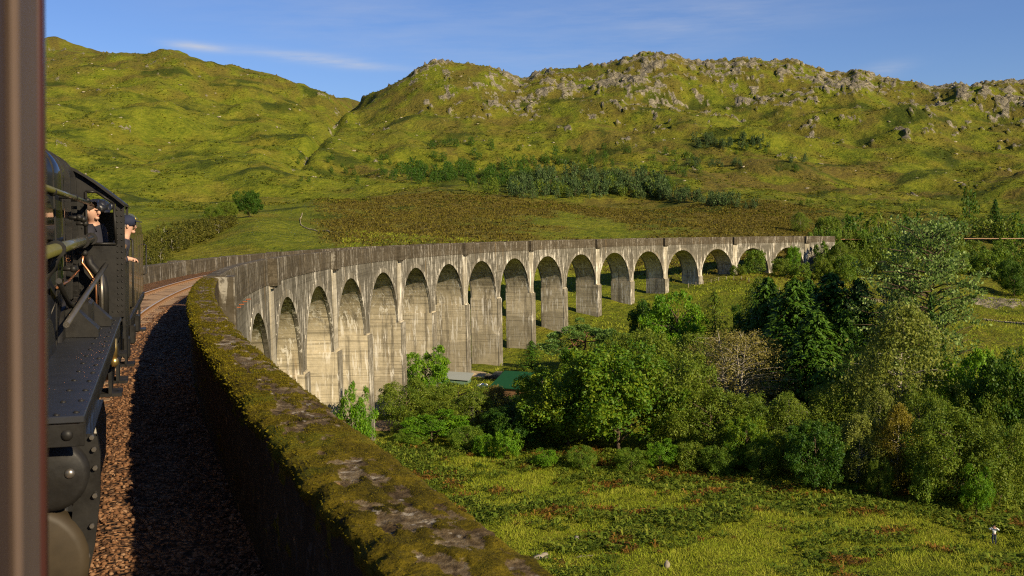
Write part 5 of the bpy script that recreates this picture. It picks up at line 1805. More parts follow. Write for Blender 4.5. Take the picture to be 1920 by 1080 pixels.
MB().box((-2.60, 0.0, 1.335), (-0.10, 6.48, 1.38), 0, 0.006).obj("running_plate", [simple("worn_plate_paint", (0.020, 0.021, 0.024), 0.42, 0.45, var=0.5, scale=5)], loco)
MB().box((-2.58, 0.0, 1.14), (-2.54, 6.46, 1.332), 0).obj("valance", [M_LOCO], loco)
MB().box((-0.15, 0.32, 1.16), (-0.115, 6.46, 1.332), 0).obj("valance", [M_LOCO], loco)
o = MB().box((-2.60, -0.018, 1.19), (-0.10, 0.0, 1.332), 0, 0.004).obj("front_plate", [M_LOCO], loco)
MB().ball((-0.20, -0.020, 1.265), (0.036, 0.022, 0.036), 0, 10, 6).obj("bolt", [M_LOCO], o)
pts = [(-0.155, 0.12 + 0.42 * k, 1.381) for k in range(15)] + [(-0.265, 0.06 + 0.46 * k, 1.381) for k in range(14)]
tag(rivets(pts, 0.022, 2).obj("rivets", [M_LOCO], loco), kind='stuff')
# cylinder block under the plate
prof = [(-0.62, 0.06), (-0.36, 0.03), (-0.17, 0.12), (-0.10, 0.42), (-0.062, 0.75), (-0.055, 1.05), (-0.075, 1.18), (-0.62, 1.18)]
cyl = MB().prism(prof, 1, 0.40, 1.70).obj("cylinder", [M_GLOSS], loco)
fl = [(v_ + 0.028, w_) for v_, w_ in prof[1:7]]
mb = MB()
for (a, b), (c_, d_) in zip(fl[:-1], fl[1:]):
    mb.add([(a - 0.16, 0.31, b), (a, 0.31, b), (c_, 0.31, d_), (c_ - 0.16, 0.31, d_), (a - 0.16, 0.398, b), (a, 0.398, b), (c_, 0.398, d_), (c_ - 0.16, 0.398, d_)],
           [(0, 1, 2, 3), (7, 6, 5, 4), (1, 5, 6, 2), (0, 3, 7, 4)])
mb.obj("flange", [M_LOCO], cyl)
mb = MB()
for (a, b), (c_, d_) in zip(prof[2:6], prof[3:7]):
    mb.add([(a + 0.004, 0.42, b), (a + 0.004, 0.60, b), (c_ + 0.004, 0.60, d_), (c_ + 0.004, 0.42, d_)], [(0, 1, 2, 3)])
mb.obj("cylinder_strip", [M_CREAM], cyl)  # bright reflection on the black cladding, painted in as a cream strip
mb = MB()
for (a, b), (c_, d_) in zip(prof[2:6], prof[3:7]):
    mb.add([(a + 0.007, 0.40, b), (a + 0.007, 0.425, b), (c_ + 0.007, 0.425, d_), (c_ + 0.007, 0.40, d_)], [(0, 1, 2, 3)])
mb.obj("cylinder_strip", [M_RED], cyl)
mb = MB()
for k in range(9):
    tt = k / 8 * (len(fl) - 1.01); i = int(tt); q = tt - i
    mb.tube([(fl[i][0] * (1 - q) + fl[i + 1][0] * q - 0.03, 0.27, fl[i][1] * (1 - q) + fl[i + 1][1] * q), (fl[i][0] * (1 - q) + fl[i + 1][0] * q - 0.03, 0.315, fl[i][1] * (1 - q) + fl[i + 1][1] * q)], 0.016, 6)
tag(mb.obj("studs", [M_STEEL], cyl), kind='stuff')


def disc_cover(name, c, r, mat, y0, y1, bolt=True):
    prof = [(0.0, y0 - 0.02), (r * 0.55, y0 - 0.015), (r * 0.86, y0), (r, y0 + 0.012), (r, y1)]
    n = 28
    mb = MB()
    v, f = [], []
    for q, yy in prof:
        for k in range(n):
            a = 6.28318 * k / n
            v.append((c[0] + max(q, 0.001) * math.cos(a), yy, c[1] + max(q, 0.001) * math.sin(a)))
    for i in range(len(prof) - 1):
        for k in range(n):
            f.append((i * n + k, (i + 1) * n + k, (i + 1) * n + (k + 1) % n, i * n + (k + 1) % n))
    mb.add(v, f, 0, True)
    o = mb.obj(name, [mat], loco)
    if bolt:
        MB().ball((c[0] + r * 0.5, y0 - 0.016, c[1] + r * 0.1), (0.034, 0.022, 0.034), 0, 10, 6).obj("bolt", [M_STEEL], o)
    return o


disc_cover("valve_cover", (-0.315, 0.955), 0.225, M_LOCO, 0.17, 0.33)
disc_cover("cylinder_cover", (-0.50, 0.36), 0.40, simple("brown_cover_paint", (0.035, 0.026, 0.015), 0.55, 0.2, var=0.5, scale=6), 0.20, 0.40, False)
# boiler, firebox and cab
mb = MB()
mb.tube([(-1.35, 0.5, 2.55), (-1.35, 3.25, 2.55)], [0.72, 0.80], 32)
mb.obj("boiler", [M_GLOSS], loco)
n = 10
fp = [(-2.10, 1.38), (-0.60, 1.38), (-0.585, 2.25), (-0.60, 2.85)]
fp += [(-0.97 + 0.37 * math.cos(a), 3.02 + 0.37 * math.sin(a)) for a in np.linspace(0.1, math.pi / 2, n)]
fp += [(-1.73 - 0.37 * math.sin(a), 3.02 + 0.37 * math.cos(a)) for a in np.linspace(0, math.pi / 2 - 0.1, n)] + [(-2.10, 2.85)]
o = MB().prism(fp, 1, 3.2, 6.44).obj("firebox", [M_GLOSS], loco)
o.data.polygons.foreach_set('use_smooth', [len(q.vertices) == 4 and abs(q.normal[1]) < 0.5 for q in o.data.polygons])
mb = MB()
for yy in (3.7, 4.6, 5.5, 6.36):
    fp2 = [(v_ + (0.012 if v_ > -1.35 else -0.012), w_ + (0.012 if w_ > 3 else 0)) for v_, w_ in fp]
    mb.prism(fp2, 1, yy, yy + 0.05)
tag(mb.obj("bands", [M_LOCO], o), kind='stuff')
# cab front in pieces round the window, roof, side sheets
RW = lambda v_: float(np.interp(abs(v_ + 1.35), [0, 0.4, 0.73, 0.90, 1.04, 1.17, 1.30], [3.40, 3.33, 3.19, 3.09, 2.98, 2.88, 2.77]))
cabf = MB()
Y0, Y1 = 6.48, 6.52


def plate(mb, poly): mb.prism(poly, 1, Y0, Y1)


topc = [(v_, RW(v_)) for v_ in np.linspace(-0.065, -0.62, 9)]
# window corners
wn_ = [(-0.49, 2.30), (-0.49, 2.94), (-0.37, 2.94), (-0.17, 2.80), (-0.15, 2.30)]
plate(cabf, [(-0.065, 1.38), (-0.065, topc[0][1]), (-0.15, RW(-0.15)), (-0.15, 1.38)])
plate(cabf, [(-0.15, 2.80), (-0.15, RW(-0.15)), (-0.28, RW(-0.28)), (-0.37, RW(-0.37)), (-0.37, 2.94), (-0.17, 2.80)])
plate(cabf, [(-0.37, 2.94), (-0.37, RW(-0.37)), (-0.49, RW(-0.49)), (-0.49, 2.94)])
plate(cabf, [(-0.49, 1.38), (-0.49, RW(-0.49)), (-0.62, RW(-0.62)), (-0.62, 1.38)])
plate(cabf, [(-0.15, 1.38), (-0.15, 2.30), (-0.49, 2.30), (-0.49, 1.38)])
plate(cabf, [(-0.62, 1.38), (-0.62, RW(-0.62))] + [(v_, RW(v_)) for v_ in np.linspace(-0.8, -2.6, 14)] + [(-2.635, 1.38)])
cab = cabf.obj("cab_front", [M_LOCO], loco)
mb = MB()
ring = wn_ + [wn_[0]]
for (a, b), (c_, d_) in zip(ring[:-1], ring[1:]):
    mb.tube([(a, Y0 - 0.012, b), (c_, Y0 - 0.012, d_)], 0.018, 6)
mb.obj("window_frame", [M_LOCO], cab)
pts = [(-0.085, Y0 - 0.004, 1.45 + 0.075 * k) for k in range(18)] + [(-0.135, Y0 - 0.004, 1.45 + 0.075 * k) for k in range(18)]
pts += [(v_, Y0 - 0.004, RW(v_) - 0.05) for v_ in np.linspace(-0.12, -1.2, 18)] + [(v_, Y0 - 0.004, 1.45) for v_ in np.linspace(-0.2, -0.6, 6)] + [(-0.54, Y0 - 0.004, 1.5 + 0.09 * k) for k in range(16)]
tag(rivets(pts, 0.012, 1).obj("rivets", [M_LOCO], cab), kind='stuff')
mb = MB()
rp = [(v_, RW(v_)) for v_ in np.linspace(-0.05, -2.65, 24)]
rp2 = [(v_, w_ + 0.035) for v_, w_ in rp]
mb.prism(rp + rp2[::-1], 1, 6.40, 8.35)
mb.obj("cab_roof", [M_LOCO], loco)
for v0, v1 in ((-0.085, -0.055), (-2.645, -2.615)):
    mb = MB()
    mb.box((v0, 6.525, 1.10), (v1, 8.30, 2.24), 0)
    mb.box((v0, 6.525, 2.24), (v1, 6.72, 2.80), 0)
    mb.box((v0, 8.02, 2.24), (v1, 8.30, 2.80), 0)
    side = mb.obj("cab_side", [M_LOCO], loco)
    if v0 > -1:
        mb = MB(); mb.tube([(-0.07, 6.72, 2.255), (-0.07, 8.02, 2.255)], 0.028, 8); mb.obj("arm_rest", [simple("worn_wood", (0.10, 0.06, 0.03), 0.7)], side)
MB().box((-2.60, 6.53, 1.32), (-0.09, 8.4, 1.378), 0).obj("cab_floor", [M_LOCO], loco)
mb = MB(); mb.tube([(-1.35, 6.53, 2.0), (-1.35, 6.75, 2.0)], 0.62, 24); mb.obj("backhead", [M_LOCO], loco)
# pipework along the firebox
mb = MB(); mb.tube([(-0.43, 0.5, 2.365), (-0.43, 6.46, 2.365)], 0.050, 14); pipe = mb.obj("ejector_pipe", [M_OLIVE], loco)
for yy in (2.0, 4.9, 6.30):
    mb = MB(); mb.tube([(-0.43, yy, 2.365), (-0.43, yy + 0.05, 2.365)], 0.075, 16); mb.obj("clamp", [M_LOCO], pipe)
mb = MB(); mb.tube([(-0.43, 2.3 + 0.0, 2.365), (-0.50, 2.3, 2.2), (-0.60, 2.3, 2.05), (-0.66, 2.3, 1.8)], 0.045, 10); mb.obj("pipe_bend", [M_LOCO], pipe)
mb = MB(); mb.tube([(-0.455, 0.4, 2.86), (-0.455, 6.46, 2.80)], 0.026, 10); hr = mb.obj("handrail", [M_OLIVE], loco)
for yy in (2.1, 4.3, 6.2):
    mb = MB(); mb.tube([(-0.455, yy, 2.83), (-0.62, yy, 2.83)], 0.018, 8); mb.ball((-0.455, yy, 2.83), 0.036, 0, 10, 6); mb.obj("stanchion", [M_LOCO], hr)
mb = MB(); mb.tube([(-0.46, 6.2, 2.16), (-0.44, 6.2, 2.06), (-0.36, 6.2, 1.96), (-0.30, 6.2, 1.88), (-0.28, 6.2, 1.76), (-0.28, 6.2, 1.39)], 0.050, 12); mb.obj("feed_pipe", [M_LOCO], loco)
mb = MB(); mb.tube([(-0.50, 6.12, 2.20), (-0.52, 6.1, 2.08), (-0.45, 6.1, 1.98), (-0.37, 6.1, 1.84), (-0.36, 6.1, 1.60), (-0.36, 6.1, 1.39)], 0.016, 8); mb.obj("copper_pipe", [M_COPPER], loco)
mb = MB(); mb.tube([(-0.57, 3.6, 1.95), (-0.55, 4.6, 1.95), (-0.54, 5.9, 2.0)], 0.012, 8); mb.obj("copper_pipe", [M_COPPER], loco)
mb = MB(); mb.tube([(-0.27, 6.47, 2.04), (-0.47, 3.3, 1.62)], 0.030, 8); mb.tube([(-0.30, 6.0, 1.99), (-0.30, 6.0, 1.39)], 0.022, 8); mb.obj("reversing_rod", [M_STEEL], loco)
mb = MB(); mb.tube([(-0.50, 3.0, 2.05), (-0.52, 4.2, 1.75), (-0.42, 5.2, 1.45)], 0.028, 8); mb.obj("steam_pipe", [M_LOCO], loco)
for yy, hh, ww in ((5.35, 0.34, 0.30), (5.95, 0.26, 0.22), (4.3, 0.30, 0.24)):
    mb = MB(); mb.prism([(-0.56, 1.385), (-0.56 + ww * 1.3, 1.385), (-0.56 + ww * 1.3, 1.46), (-0.56 + ww * 0.4, 1.385 + hh), (-0.56, 1.385 + hh)], 1, yy, yy + 0.28)
    mb.obj("bracket", [M_LOCO], loco)
MB().box((-0.57, 4.7, 1.382), (-0.34, 5.25, 1.72), 0, 0.03).obj("sand_box", [M_LOCO], loco)
mb = MB()
for q in ((-0.565, 5.0, 2.62), (-0.565, 5.6, 2.60), (-0.575, 5.9, 2.2), (-0.57, 6.0, 2.55), (-0.57, 4.2, 2.1)):
    mb.tube([q, (q[0] + 0.10, q[1], q[2])], 0.022, 8); mb.ball((q[0] + 0.10, q[1], q[2]), 0.038, 0, 8, 6)
tag(mb.obj("valves", [M_LOCO], loco), kind='stuff')
# hangers, injector and footsteps below the cab
for yy, z0 in ((5.15, 0.60), (7.2, 0.42)):
    mb = MB(); mb.box((-0.20, yy, z0), (-0.165, yy + 0.42, 1.33), 0); mb.box((-0.30, yy, z0), (-0.06, yy + 0.42, z0 + 0.035), 0); mb.box((-0.30, yy, z0 + 0.36), (-0.08, yy + 0.42, z0 + 0.395), 0)
    mb.obj("footstep", [M_LOCO], loco)
mb = MB(); mb.tube([(-0.13, 5.0, 1.28), (-0.13, 5.0, 1.05)], 0.035, 10); mb.ball((-0.13, 5.0, 1.02), (0.05, 0.05, 0.06), 0, 10, 6); mb.obj("injector", [M_BRASS], loco)
MB().box((-0.30, 5.7, 0.85), (-0.15, 6.35, 1.20), 0, 0.02).obj("air_tank", [M_LOCO], loco)
for yy in (2.7, 4.55, 6.5):
    mb = MB(); mb.tube([(-0.70, yy, 0.98), (-0.56, yy, 0.98)], 0.76, 36)
    wh = mb.obj("wheel", [M_LOCO], loco)
    mb = MB(); mb.tube([(-0.555, yy, 0.98), (-0.50, yy, 0.98)], 0.16, 20); mb.obj("hub", [M_STEEL], wh)
mb = MB(); mb.box((-0.50, 2.6, 0.84), (-0.45, 6.6, 0.98), 0, 0.01); mb.obj("coupling_rod", [M_STEEL], loco)
mb = MB(); mb.box((-2.3, 0.6, 0.55), (-0.75, 8.3, 1.10), 0); mb.obj("frame", [M_LOCO], loco)

# tender
tend = empty("tender", "brown black coal tender coupled beyond the locomotive's cab", "tender", (0.64, 15.15, 0.0))
tend.rotation_euler = (0, CANT, -0.092)
tp = [(-2.52, 1.15), (-0.085, 1.15), (-0.085, 2.25), (-0.10, 2.45), (-0.16, 2.60), (-0.27, 2.70), (-2.33, 2.70), (-2.44, 2.60), (-2.50, 2.45), (-2.52, 2.25)]
tb = MB().prism(tp, 1, 0.0, 5.4).obj("tank", [M_TEND], tend)
mb = MB()
for k in range(6):
    mb.box((-0.088, 0.05 + 1.06 * k, 1.2), (-0.078, 0.10 + 1.06 * k, 2.3), 0)
tag(mb.obj("seams", [M_TEND], tb), kind='stuff')
MB().box((-2.55, -0.05, 1.06), (-0.06, 5.45, 1.145), 0).obj("footplate", [M_LOCO], tend)
MB().box((-0.30, 0.0, 0.50), (-0.22, 5.4, 1.055), 0).obj("frame", [M_LOCO], tend)
mb = MB(); mb.tube([(-0.075, 5.35, 1.5), (-0.02, 5.38, 1.52), (-0.02, 5.38, 2.08), (-0.075, 5.35, 2.10)], 0.016, 8); mb.obj("grab_handle", [M_LOCO], tend)
mb = MB(); mb.tube([(-0.075, 0.12, 1.3), (-0.03, 0.10, 1.32), (-0.03, 0.10, 2.3), (-0.075, 0.12, 2.32)], 0.016, 8); mb.obj("grab_handle", [M_LOCO], tend)
for yy in (0.9, 2.7, 4.5):
    mb = MB(); mb.tube([(-0.50, yy, 0.62), (-0.36, yy, 0.62)], 0.50, 28); mb.obj("wheel", [M_LOCO], tend)
    MB().box((-0.22, yy - 0.16, 0.46), (-0.12, yy + 0.16, 0.78), 0, 0.02).obj("axlebox", [M_LOCO], tend)
for yy in (0.15, 4.9):
    mb = MB(); mb.box((-0.16, yy, 0.42), (-0.13, yy + 0.34, 1.06), 0); mb.box((-0.26, yy, 0.42), (-0.03, yy + 0.34, 0.455), 0); mb.obj("footstep", [M_LOCO], tend)
mb = MB()
rngc = np.random.default_rng(8)
cs, cf = rock_shapes(6, 1, 12)
PP = np.stack([rngc.uniform(-2.2, -0.5, 500), rngc.uniform(0.3, 3.4, 500), rngc.uniform(2.66, 2.85, 500)], -1)
v, f, nv = scatter_mesh(cs, cf, PP, rngc.uniform(0.06, 0.14, 500), rngc)
o = np_obj("coal", None, v, None, f, simple("coal_black", (0.012, 0.012, 0.013), 0.4, 0.5))
o.parent = tend; o['kind'] = 'stuff'


def loco_point(v_, u_, w_):
    c_, s_ = math.cos(CANT), math.sin(CANT)
    x1, z1 = v_ * c_ + w_ * s_, -v_ * s_ + w_ * c_
    return (P0[0] + x1 * math.cos(PSI) + u_ * math.sin(PSI), P0[1] - x1 * math.sin(PSI) + u_ * math.cos(PSI), z1)


# the crew: one inside behind the window, one leaning out
J1 = joints((-0.19, 0, 1.42), (-0.24, -0.03, 1.14), (-0.22, 0.05, 0.90), (-0.22, 0.08, 0.82), (0.19, 0, 1.42), (0.22, -0.03, 1.14), (0.20, 0.05, 0.90), (0.20, 0.08, 0.82))
for k_, dx in (('neck', 0.06), ('jaw', 0.12), ('head', 0.14), ('crown', 0.15)):
    J1[k_] = (J1[k_][0] + dx, J1[k_][1], J1[k_][2])
J2 = joints((-0.19, -0.02, 1.42), (-0.27, -0.14, 1.17), (-0.22, 0.02, 1.21), (-0.20, 0.075, 1.20), (0.19, -0.02, 1.42), (0.27, -0.14, 1.17), (0.22, 0.02, 1.21), (0.20, 0.075, 1.20))
for k_, dy in (('pelvis', -0.30), ('waist', -0.16), ('chest', -0.03), ('neck', 0.02), ('jaw', 0.02), ('head', 0.03), ('crown', 0.03)):
    J2[k_] = (J2[k_][0], J2[k_][1] + dy, J2[k_][2])
for k_ in ('hipL', 'hipR', 'knL', 'knR', 'anL', 'anR', 'toeL', 'toeR'):
    J2[k_] = (J2[k_][0], J2[k_][1] - 0.32, J2[k_][2])
x, y, z = loco_point(-0.39, 6.86, 1.38)
person("person", "young engine crew member in dark overalls seen through the cab's front window", (x + 0.01, y, z - 0.32), -math.radians(112), J1,
       [("overalls", TOP, TOP_R, M_NAVY), ("trousers", LEG, LEG_R, M_NAVY)] + boots(M_BOOT), (0.035, 0.020, 0.012))
x, y, z = loco_point(-0.035, 7.35, 1.38)
person("person", "engine crew member in a navy cap and glasses leaning out of the cab side", (x - 0.02, y, z - 0.50), -math.radians(86), J2,
       [("overalls", TOP, TOP_R, M_NAVY), ("trousers", LEG, LEG_R, M_NAVY)] + boots(M_BOOT), (0.22, 0.20, 0.18), M_CAPN, True)

# ------------------------------------------------------------------ the carriage the picture is taken from
M_MAROON = simple("maroon_paint", (0.050, 0.030, 0.024), 0.7, 0.2, var=0.25, scale=2.5)
M_GREYB = simple("weathered_door_post", (0.088, 0.060, 0.046), 0.75, 0.3, var=0.3, scale=3)
M_DRED = simple("dark_red_edge", (0.038, 0.012, 0.010), 0.4, 0.4, var=0.2)
coach = empty("railway_carriage", "maroon railway carriage side close at the left edge", "carriage", (0, 0, 2.5))
coach.rotation_euler = (0, 0.046, 0)
COACH_0 = set(bpy.data.objects)
MB().box((-2.86, -13.0, 0.75), (-0.062, 1.448, 3.35), 0).obj("body", [M_MAROON], coach)
MB().box((-0.0618, 0.93, 0.76), (-0.052, 1.34, 3.34), 0, 0.004).obj("door_post", [M_GREYB], coach)
MB().box((-0.0618, 1.345, 0.76), (-0.0455, 1.452, 3.34), 0, 0.004).obj("edge_strip", [M_DRED], coach)
rp = [(-1.46 + 1.40 * math.cos(a), 3.352 + 0.55 * math.sin(a)) for a in np.linspace(0, math.pi, 20)]
MB().prism(rp, 1, -13.0, 1.448).obj("roof", [M_LOCO], coach)
MB().box((-2.6, -12.5, 0.45), (-0.4, 1.2, 0.748), 0).obj("underframe", [M_LOCO], coach)
M_WGL = simple("dark_window_glass", (0.02, 0.025, 0.03), 0.05, 0.6)
for k in range(5):
    f_ = MB().box((-0.0618, -2.6 - 2.1 * k, 1.75), (-0.050, -1.2 - 2.1 * k, 2.85), 0, 0.004).obj("window_frame", [M_GREYB], coach)
    MB().box((-0.0495, -2.5 - 2.1 * k, 1.83), (-0.047, -1.3 - 2.1 * k, 2.77), 0).obj("pane", [M_WGL], f_)

for ob in list(bpy.data.objects):
    if ob not in COACH_0 and ob.parent == coach:
        ob.location.z -= 2.5

# ------------------------------------------------------------------ small things in the glen
def local_frame(px, r):
    x, y, z = at(px, r)
    return x, y, z, math.atan2(x, y)


M_ROOFG = simple("green_sheet_roof", (0.010, 0.060, 0.024), 0.8, 0.1, var=0.2, scale=1.5)
M_PLANK = simple("brown_planks", (0.20, 0.11, 0.055), 0.85, 0.2, var=0.4, scale=3)
M_POST = simple("grey_timber", (0.36, 0.31, 0.24), 0.85, 0.2, var=0.3)
x, y, z, az = local_frame(970, 156)
shed = empty("shed", "low timber shed with a dark green sloping roof below the viaduct", "shed", (x, y, z - 0.5), -az - 0.42)
mb = MB()
v = [(-4.2, -3.2, 2.05), (3.6, -3.2, 2.05), (3.6, 3.0, 3.75), (-4.2, 3.0, 3.75)]
mb.add(v + [(a, b, c_ - 0.12) for a, b, c_ in v], [(0, 1, 2, 3), (7, 6, 5, 4), (0, 4, 5, 1), (1, 5, 6, 2), (2, 6, 7, 3), (3, 7, 4, 0)])
rf = mb.obj("roof", [M_ROOFG], shed)
mb = MB(); mb.add([(3.62, -3.2, 2.08), (3.70, -3.2, 2.08), (3.70, 3.0, 3.78), (3.62, 3.0, 3.78), (3.62, -3.2, 1.84), (3.70, -3.2, 1.84), (3.70, 3.0, 3.54), (3.62, 3.0, 3.54)],
                 [(0, 1, 2, 3), (7, 6, 5, 4), (0, 4, 5, 1), (1, 5, 6, 2), (2, 6, 7, 3), (3, 7, 4, 0)]); mb.obj("fascia", [M_POST], rf)
for yy in (-2.9, -0.9, 1.0, 2.75):
    MB().box((3.25, yy - 0.1, -0.4), (3.45, yy + 0.1, 1.95 + (yy + 3.2) * 0.27 - 0.1), 0).obj("post", [M_POST], shed)
for k in range(10):
    y0 = -2.75 + 0.55 * k
    if k in (3, 6): continue
    MB().box((3.05, y0, -0.4), (3.12 + 0.02 * (k % 2), y0 + 0.50, 1.86 + (y0 + 3.2) * 0.27), 0).obj("plank", [M_PLANK], shed)
MB().box((-3.9, -2.9, -0.5), (3.0, -2.75, 1.98), 0).obj("wall", [M_PLANK], shed)
MB().box((-3.9, 2.6, -0.5), (3.0, 2.75, 3.4), 0).obj("wall", [M_PLANK], shed)
x, y, z, az = local_frame(848, 169)
hut = empty("hut", "small hut with a pale grey sheet roof at the foot of a pier", "hut", (x, y, z - 1.1), -az - 0.2)
mb = MB()
v = [(-3.0, -1.8, 2.3), (2.6, -1.8, 1.9), (2.9, 1.8, 2.6), (-2.7, 1.8, 2.9)]
mb.add(v + [(a, b, c_ - 0.1) for a, b, c_ in v], [(0, 1, 2, 3), (7, 6, 5, 4), (0, 4, 5, 1), (1, 5, 6, 2), (2, 6, 7, 3), (3, 7, 4, 0)])
mb.obj("roof", [simple("pale_grey_sheet", (0.24, 0.26, 0.24), 0.5, 0.3, var=0.2)], hut)
M_GRN = simple("faded_green_wall", (0.09, 0.15, 0.10), 0.8, 0.2)
for a, b in (((-2.7, -1.5, -0.5), (2.3, -1.4, 1.8)), ((2.3, -1.5, -0.5), (2.4, 1.5, 1.8)), ((-2.7, 1.4, -0.5), (2.3, 1.5, 2.4)), ((-2.8, -1.5, -0.5), (-2.702, 1.5, 2.1))):
    MB().box(a, b, 0).obj("wall", [M_GRN], hut)
# a dark car parked on the track by the shed
x, y, z, az = local_frame(926, 172)
car = empty("parked_car", "small dark car parked on the dirt track behind the shed", "car", (x, y, z + 0.05), -az + 1.35)
M_CAR = simple("dark_car_paint", (0.012, 0.015, 0.020), 0.2, 0.5, coat=0.5)
cb = [(-0.95, 0.35), (-0.90, 0.62), (-0.80, 0.80), (0.80, 0.80), (0.90, 0.62), (0.95, 0.35), (0.85, 0.22), (-0.85, 0.22)]
MB().prism([(-0.86, 0.25), (-0.88, 0.60), (-0.80, 0.86), (0.80, 0.86), (0.88, 0.60), (0.86, 0.25)], 1, -2.1, 2.1).obj("body", [M_CAR], car)
mb = MB()
mb.add([(-0.76, -1.5, 0.862), (0.76, -1.5, 0.862), (0.76, 1.0, 0.862), (-0.76, 1.0, 0.862), (-0.60, -0.95, 1.42), (0.60, -0.95, 1.42), (0.60, 0.35, 1.42), (-0.60, 0.35, 1.42)],
       [(3, 2, 1, 0), (4, 5, 6, 7), (0, 1, 5, 4), (1, 2, 6, 5), (2, 3, 7, 6), (3, 0, 4, 7)])
mb.obj("cabin", [M_WGL], car)
for sx_ in (-0.86, 0.66):
    for yy in (-1.3, 1.3):
        mb = MB(); mb.tube([(sx_, yy, 0.31), (sx_ + 0.2, yy, 0.31)], 0.31, 18); mb.obj("wheel", [M_BOOT], car)
x, y, z, az = local_frame(897, 164)
mb = MB(); mb.ball((0, 0, 0.35), (0.95, 0.6, 0.42), 0, 10, 6); mb.ball((0.6, 0.2, 0.28), (0.6, 0.5, 0.33), 0, 10, 6)
o = mb.obj("white_sack", [M_WHITE]); o.location = (x, y, z)
tag(o, "white sack lying in the grass left of the shed", "sack")
# dirt track by the sheds
rngt = np.random.default_rng(4)
def dirt(name, path, w, col, label):
    P, F = [], []
    t_ = NT(name + "_soil")
    pp = t_.pos()
    m_ = t_.done(t_.pr(t_.ramp(t_.noise(pp, 1.2, 6, 0.65), [(0.35, tuple(c * 0.6 for c in col)), (0.65, col)]), 0.95, 0.1))
    pts = []
    for (a, b), (c_, d_) in zip(path[:-1], path[1:]):
        for k in range(8): pts.append((a + (c_ - a) * k / 8, b + (d_ - b) * k / 8))
    pts.append(path[-1])
    xy = [np.array(at(px, r)[:2]) for px, r in pts]
    for i, q in enumerate(xy):
        tg = xy[min(i + 1, len(xy) - 1)] - xy[max(0, i - 1)]; tg /= np.linalg.norm(tg); nn = np.array([-tg[1], tg[0]])
        ww = w * (0.75 + 0.5 * rngt.random())
        for s in (-1, -0.5, 0, 0.5, 1):
            e = q + nn * s * ww
            P.append((e[0], e[1], land_z(*e) + 0.10 - 0.08 * abs(s)))
    for i in range(len(xy) - 1):
        for k in range(4):
            F.append((i * 5 + k, i * 5 + k + 1, i * 5 + 6 + k, i * 5 + 5 + k))
    o = np_obj(name, None, np.array(P), np.array(F), None, m_, smooth=True)
    return tag(o, label, kind='structure')


dirt("dirt_track", [(838, 176), (880, 178), (930, 176), (985, 168), (1030, 158)], 2.0, (0.40, 0.31, 0.18), "pale dirt track curving past the shed")
dirt("dirt_track", [(690, 137), (720, 133), (765, 132)], 2.6, (0.36, 0.25, 0.13), "bare earth at the foot of the nearest piers")
dirt("footpath", [(1640, 118), (1700, 117), (1780, 116), (1850, 118)], 1.3, (0.30, 0.27, 0.22), "grey footpath glimpsed between the trees at the wood's edge")


# dry stone wall and fences
def wall_line(name, pts, h, w, mat, label, cat="wall"):
    root = None
    xy = [at(px, r) for px, r in pts]
    rngw = np.random.default_rng(int(pts[0][0]))
    shp, ff = rock_shapes(8, 1, 31)
    PP, SS = [], []
    for a, b in zip(xy[:-1], xy[1:]):
        L = math.hypot(b[0] - a[0], b[1] - a[1])
        n = int(L / (w * 0.35))
        for k in range(n):
            q = k / n
            x_, y_ = a[0] + (b[0] - a[0]) * q, a[1] + (b[1] - a[1]) * q
            z_ = land_z(x_, y_)
            for j in range(3):
                PP.append((x_ + rngw.normal(0, w * 0.12), y_ + rngw.normal(0, w * 0.12), z_ + h * (j + 0.4) / 3)); SS.append(w * rngw.uniform(0.28, 0.48))
    v, f, nv = scatter_mesh(shp, ff, np.array(PP), np.array(SS), rngw, 0.75)
    c0 = np.array([xy[0][0], xy[0][1], 0])
    o = np_obj(name, None, v, None, f, mat)
    return tag(o, label, cat)


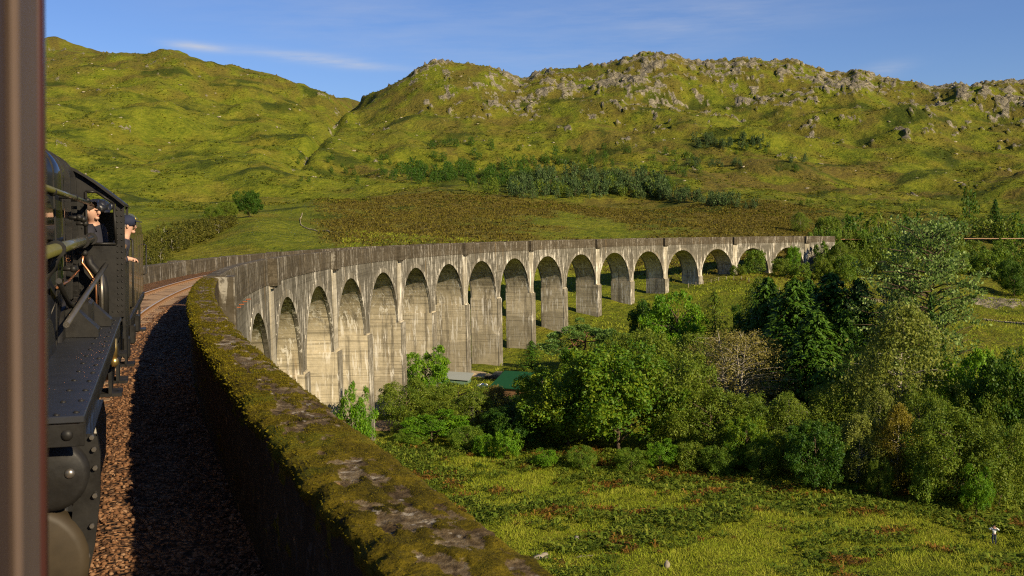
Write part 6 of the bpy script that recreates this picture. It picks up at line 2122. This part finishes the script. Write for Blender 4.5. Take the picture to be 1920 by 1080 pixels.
wall_line("stone_wall", [(1588, 268), (1625, 270), (1664, 272)], 0.8, 0.8, M_ROCK, "grey dry stone wall across the meadow between spruces and aspen")
wall_line("stone_wall", [(1850, 268), (1890, 266), (1935, 262)], 0.5, 0.7, M_ROCK, "low stone wall in the meadow below the rock slab")
wall_line("stone_wall", [(567, 424), (562, 390), (564, 356), (588, 340), (620, 325)], 0.45, 0.26, M_ROCK, "pale stone dyke running down the hill behind the viaduct's left part")
M_FP = simple("fence_post_timber", (0.24, 0.20, 0.15), 0.9, 0.1, var=0.3)
fence = empty("post_fence", "wire fence of thin posts on the meadow in front of the last arches", "fence")
line = []
for k in range(22):
    px = 1290 + 300 * k / 21
    x, y, z = at(px, 272 + 10 * math.sin(k * 0.3))
    line.append((x, y, z))
    mb = MB(); mb.box((x - 0.06, y - 0.06, z - 0.3), (x + 0.06, y + 0.06, z + 1.15)); mb.obj("post", [M_FP], fence)
for hgt in (0.5, 1.0):
    mb = MB(); mb.tube([(a, b, c_ + hgt) for a, b, c_ in line], 0.012, 4); mb.obj("wire", [M_STEEL], fence)

# tufts of heather, rush and moor grass over the hillsides
rng = np.random.default_rng(71)
u = rng.random(52000)
r = 480 * (1340 / 480) ** u
az = rng.uniform(math.atan2(*px_dir(60, 400)[:2]), math.atan2(*px_dir(2000, 400)[:2]), len(r))
x, y = np.sin(az) * r, np.cos(az) * r
cl = fbm(x / 34, y / 34, 301, 4, 0.6) + 0.35 * fbm(x / 9, y / 9, 305, 2)
_, mk = land(x, y, True, True)
k = (cl > -0.05 + 0.5 * rng.random(len(x))) & (mk[:, 0] < 0.35)
x, y, r = x[k], y[k], r[k]
G_HILL = leaf_mat("moor_tufts", (0.030, 0.050, 0.006), (0.100, 0.112, 0.010), (0.205, 0.165, 0.024), 0.25, 0.05)
tufts("moor_tuft", x, y, (0.35 + 0.5 * rng.random(len(x))) * (0.6 + r / 1500), 0.45 + r / 2500, 3, 1.6, G_HILL, "dark tufts of heather and rushes over the hillsides", rng)
